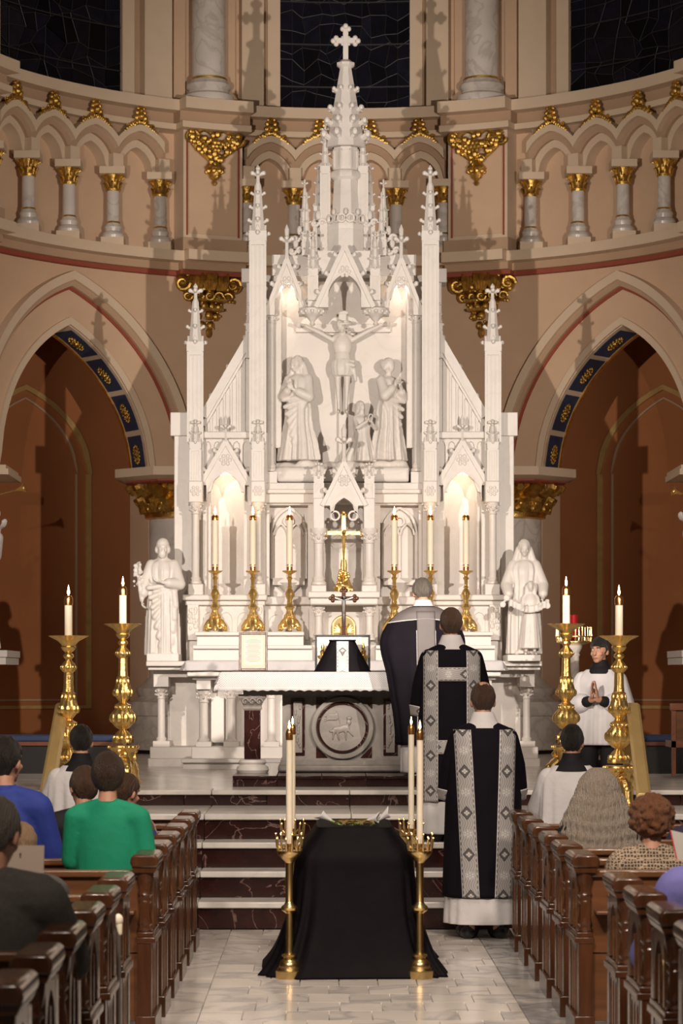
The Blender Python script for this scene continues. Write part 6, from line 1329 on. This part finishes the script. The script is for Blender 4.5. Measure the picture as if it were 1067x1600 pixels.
surplice(t, s, 'kneel', PR, .12, seed=7, wide=1.08); hair(t, 'hair_black', s, 'kneel', (.12, 0), -.1, seed=7)
ob('white_collar', MB().loft([(0, .003, 1.0 * s, .066 * s, .067 * s, 0), (0, .006, 1.022 * s, .060 * s, .062 * s, 0)], 32), 'linen', t, ang=180)
s = .97
t = person('person in white surplice with black hair kneeling before the left pews, partly hidden', (X(128, 18.34), 18.28, .195), .1, PR, 'kneel', s, (.2, 0), 0)
surplice(t, s, 'kneel', PR, .12, seed=9, wide=1.1); hair(t, 'hair_black', s, 'kneel', (.2, 0), 0, seed=8)
# ---- people in the pews
def layman(label, px, py_top, d, rz, shirt, hr, legs='kneel', arms=FOLD, tilt=(0, 0), turn=0., s=1., fem=False, hk=1., back=-.075, sleeve=1., grow=.016, extra=None, trousers='cloth_grey', low=.86, belly=0, hairfn=True, bald=0, lump=.03, side=-.02):
    """head top at image row py_top when seen at depth d; the feet stand on the kneeler or the floor"""
    top = Z(py_top, d); h = (1.762 + DZ[legs]) * s; z0 = top - h
    t = person(label, (X(px, d), d, z0), rz, arms, legs, s, tilt, turn, fem=fem)
    garment(t, shirt[0], shirt[1], s, legs, arms, grow, sleeve, low, fem, extra=extra, belly=belly)
    mb = MB(); dz = DZ[legs]
    for q in (-1, 1):
        if legs == 'kneel': mb.cap((q * .09, 0, .47), (q * .10, .05, .09), .105, .085); mb.cap((q * .10, .05, .085), (q * .09, -.36, .08), .08, .06)
        elif legs == 'sit': mb.cap((q * .09, 0, .46), (q * .11, .42, .47), .105, .085); mb.cap((q * .11, .42, .47), (q * .11, .42, .10), .08, .06)
        else: mb.cap((q * .09, 0, .92), (q * .10, 0, .5), .105, .085); mb.cap((q * .10, 0, .5), (q * .10, 0, .1), .08, .06)
    mb.map(lambda x, y, z: (x * s, y * s, z * s)); blob('trousers', mb, trousers, t, .014, 3)
    if hairfn: hair(t, hr, s, legs, tilt, turn, hk, back, hash(label) % 97 if False else len(label), bald, lump, side)
    return t
ADN = (((-.25, .06, 1.10), (-.17, .24, .98), ((.2, .9, .1), (0, 0, -1), .3)), ((.25, .06, 1.10), (.17, .24, .98), ((-.2, .9, .1), (0, 0, -1), .3)))
t = layman('person with thick dark brown hair in a green t-shirt kneeling in the left pews', 168, 1177, 13.28, -.05, ('t_shirt', 'cloth_green'), 'hair_brown', arms=(((-.205, .04, 1.12), (-.15, .24, 1.05), ((.4, .8, .1), (0, 0, -1), .3)), ((.225, .0, 1.11), (.225, .16, .93), ((-.1, .8, -.4), (-1, 0, 0), .3))), tilt=(.1, 0), s=.89, hk=1.14, back=-.085, sleeve=.92, grow=.008, low=.80, lump=.02, side=-.055)
t = layman('person with short dark hair in a royal blue shirt kneeling at the left edge', 6, 1149, 14.1, -.12, ('shirt', 'cloth_blue'), 'hair_black', arms=ADN, tilt=(.05, 0), turn=-.3, s=1.06, grow=.02, low=.72)
ob('shirt_collar', MB().loft([(0, -.004, 1.0 * 1.06, .082, .082, 0), (0, .0, 1.045 * 1.06, .068, .070, 0)], 32), 'cloth_blue', t, ang=180)
t = layman('person with grey hair in a dark grey suit sitting at the lower left edge', -14, 1240, 9.16, -.10, ('jacket', 'cloth_grey'), 'hair_grey', legs='sit', arms=(((-.27, .05, 1.12), (-.17, .25, 1.10), ((.3, .8, .4), (1, 0, 0), .5)), ((.245, .10, 1.18), (.215, .26, 1.17), ((-.1, .4, .9), (-1, .2, 0), .5))), tilt=(.3, 0), turn=-.15, s=1.04, grow=.035, low=.95, back=-.09)
bk = thing('booklet', 'tan service booklet with a tiny black mark, held by the man in grey', 'booklet', (X(40, 9.75), 9.75, Z(1362, 9.75)))
d = 9.75; x0, x1, z0, z1 = X(4, d), X(68, d), Z(1364, d), Z(1322, d)
for n_, y0 in (('cover', 0), ('pages', .004)): ob(n_, MB().box(x0, x1, d + y0, d + y0 + .004, z0, z1).map(lambda x, y, z: (x, y + (z - z0) * .25, z)), mat('booklet_tan', (.34, .27, .22), .8) if y0 == 0 else 'paper', bk)
ob('printed_mark', MB().box(X(30, d), X(32, d), d - .001, d + .002, Z(1341, d), Z(1333, d)).box(X(29, d), X(33, d), d - .001, d + .002, Z(1336, d), Z(1334.6, d)).map(lambda x, y, z: (x, y + (z - z0) * .25, z)), 'black', bk)
t = layman('person with short blond hair, only the head showing beyond the grey suit', 32, 1282, 11.65, .1, ('jacket', 'cloth_grey'), 'hair_blond', legs='sit', arms=ADN, s=.86, tilt=(.3, 0))
t = layman('person in a black jacket with thin greying brown hair, left of the green t-shirt', 131, 1196, 14.9, .15, ('jacket', 'cassock'), 'hair_midbrown', arms=ADN, tilt=(.2, .1), turn=.25, s=.95, fem=True, grow=.03, hk=1.05)
t = layman('person in a red and blue plaid wrap, mostly hidden right of the green t-shirt', 191, 1206, 15.6, -.5, ('wrap', 'plaid'), 'hair_midbrown', arms=ADN, tilt=(.2, 0), turn=-.2, s=.92, fem=True, grow=.03)
t = layman('person with reddish curly short hair in a patterned knit jacket, in the right pews', 1018, 1247, 12.98, .0, ('knit_jacket', 'jacket_knit'), 'hair_curly', legs='sit', arms=ADN, s=.91, fem=True, grow=.034, hairfn=False, belly=.02, turn=-.2)
Rm, hp = headpos(.91, 'sit'); mb = MB(); r = random.Random(3)
mb.ball(tuple(hp((0, -.01, .02))), (.108, .115, .112), 16, 12)
for k in range(260):
    g = r.uniform(0, 2 * pi); e = r.uniform(-.7, 1.5); q = (.118 * cos(e) * cos(g), .122 * cos(e) * sin(g) - .012, .120 * sin(e) + .02)
    if q[1] > .06 and q[2] < .05: continue
    mb.ball(tuple(hp(q)), r.uniform(.011, .021), 7, 5)
blob('curly_hair', mb, 'hair_curly', t, .0055, 0)
t = layman('person with very long wavy grey hair spread over the back, in the right pews', 935, 1202, 14.54, .0, ('blouse', 'cassock'), 'hair_longgrey', legs='sit', arms=ADN, s=.97, fem=True, grow=.02, hairfn=False)
Rm, hp = headpos(.97, 'sit'); c = hp((0, -.01, 0)); r = random.Random(4); n = 150; m = 44
H0 = [(0, 0, .133, .008, .008), (0, 0, .125, .05, .05), (0, 0, .07, .103, .105), (0, -.0, -.0, .130, .118), (0, -.01, -.10, .175, .125), (0, -.02, -.20, .215, .13), (0, -.03, -.30, .238, .13), (0, -.04, -.385, .240, .12), (0, -.045, -.43, .20, .10)]
HR = interp([(a, b, z, rx, ry, 0) for a, b, z, rx, ry in H0][::-1], 10)
vs = []
for j, (a, b, z, rx, ry, _) in enumerate(HR):
    for i in range(n):
        g = 2 * pi * i / n; dn = max(0, (.10 - z)) ; wv = 1 + min(.10, .03 + dn * .10) * (.6 * sin(z * 95 + 1.4 * sin(g * 3)) * .5 + .5 * sin(31 * g + 2.5 * sin(z * 30)) + .4 * sin(53 * g + 9 * z)); fr = 1. if sin(g) < .55 else .86
        vs.append((c.x + a + rx * wv * cos(g), c.y + b + ry * fr * wv * sin(g), c.z + z + .012 * sin(17 * g) * (z < -.35)))
L = len(HR); ob('long_hair', MB().add(vs, [(j * n + i, j * n + (i + 1) % n, (j + 1) * n + (i + 1) % n, (j + 1) * n + i) for j in range(L - 1) for i in range(n)] + [tuple(range(n)), tuple(range((L - 1) * n, L * n))]), 'hair_longgrey', t, ang=180)
t = layman('person in a lavender blouse cut off by the lower right edge', 1116, 1258, 10.7, .0, ('blouse', 'cloth_lavender'), 'hair_midbrown', legs='sit', arms=(((-.28, .05, 1.10), (-.22, .22, 1.12), ((.1, .6, .6), (1, 0, 0), .5)), ADN[1]), s=.95, fem=True, grow=.04, low=.85)
t = layman('person in a dark purple top at the right edge behind the open booklet', 1103, 1222, 15.34, .0, ('top', 'cloth_purple'), 'hair_black', legs='sit', arms=ADN, s=.95, fem=True, grow=.035)
bk = thing('open_booklet', 'white open service booklet with red edge, at the right edge', 'booklet', (X(1062, 11.3), 11.3, Z(1345, 11.3))); d = 11.3
ob('page', MB().prism([(X(1048, d), Z(1297, d)), (X(1085, d), Z(1306, d)), (X(1090, d), Z(1352, d)), (X(1058, d), Z(1342, d))], d, d + .006), 'paper', bk); ob('red_edge', MB().prism([(X(1046.5, d), Z(1296, d)), (X(1048.5, d), Z(1297, d)), (X(1058.5, d), Z(1343, d)), (X(1056.5, d), Z(1343, d))], d - .001, d + .008), mat('red_edge', (.5, .05, .05), .7), bk)
# ---- small things in the pews
d = 11.12; t = thing('walking_stick', 'dark walking stick with cream knob leaning in the left pew aisle end', 'walking stick', (X(185, d), d, 0)); ob('shaft', MB().tube([(X(187, d), d + .02, .004), (X(186, d), d, .30), (X(185, d), d, Z(1446, d))], .010, 10), mat('dull_metal', (.30, .27, .24), .35, .8), t)
ob('knob', MB().ball((X(185, d), d, Z(1437, d)), (.021, .021, .026), 14, 10).cap((X(186, d), d, Z(1443, d)), (X(187, d), d, Z(1458, d)), .015, .011, 10), 'wax', t)
d = 13.6; ob('folded_paper', MB().prism([(X(120, d), Z(1337, d)), (X(127, d), Z(1343, d)), (X(121, d), Z(1349, d))], d, d + .004), 'paper', None, 'small white folded paper corner sticking up left of the green t-shirt', 'paper')
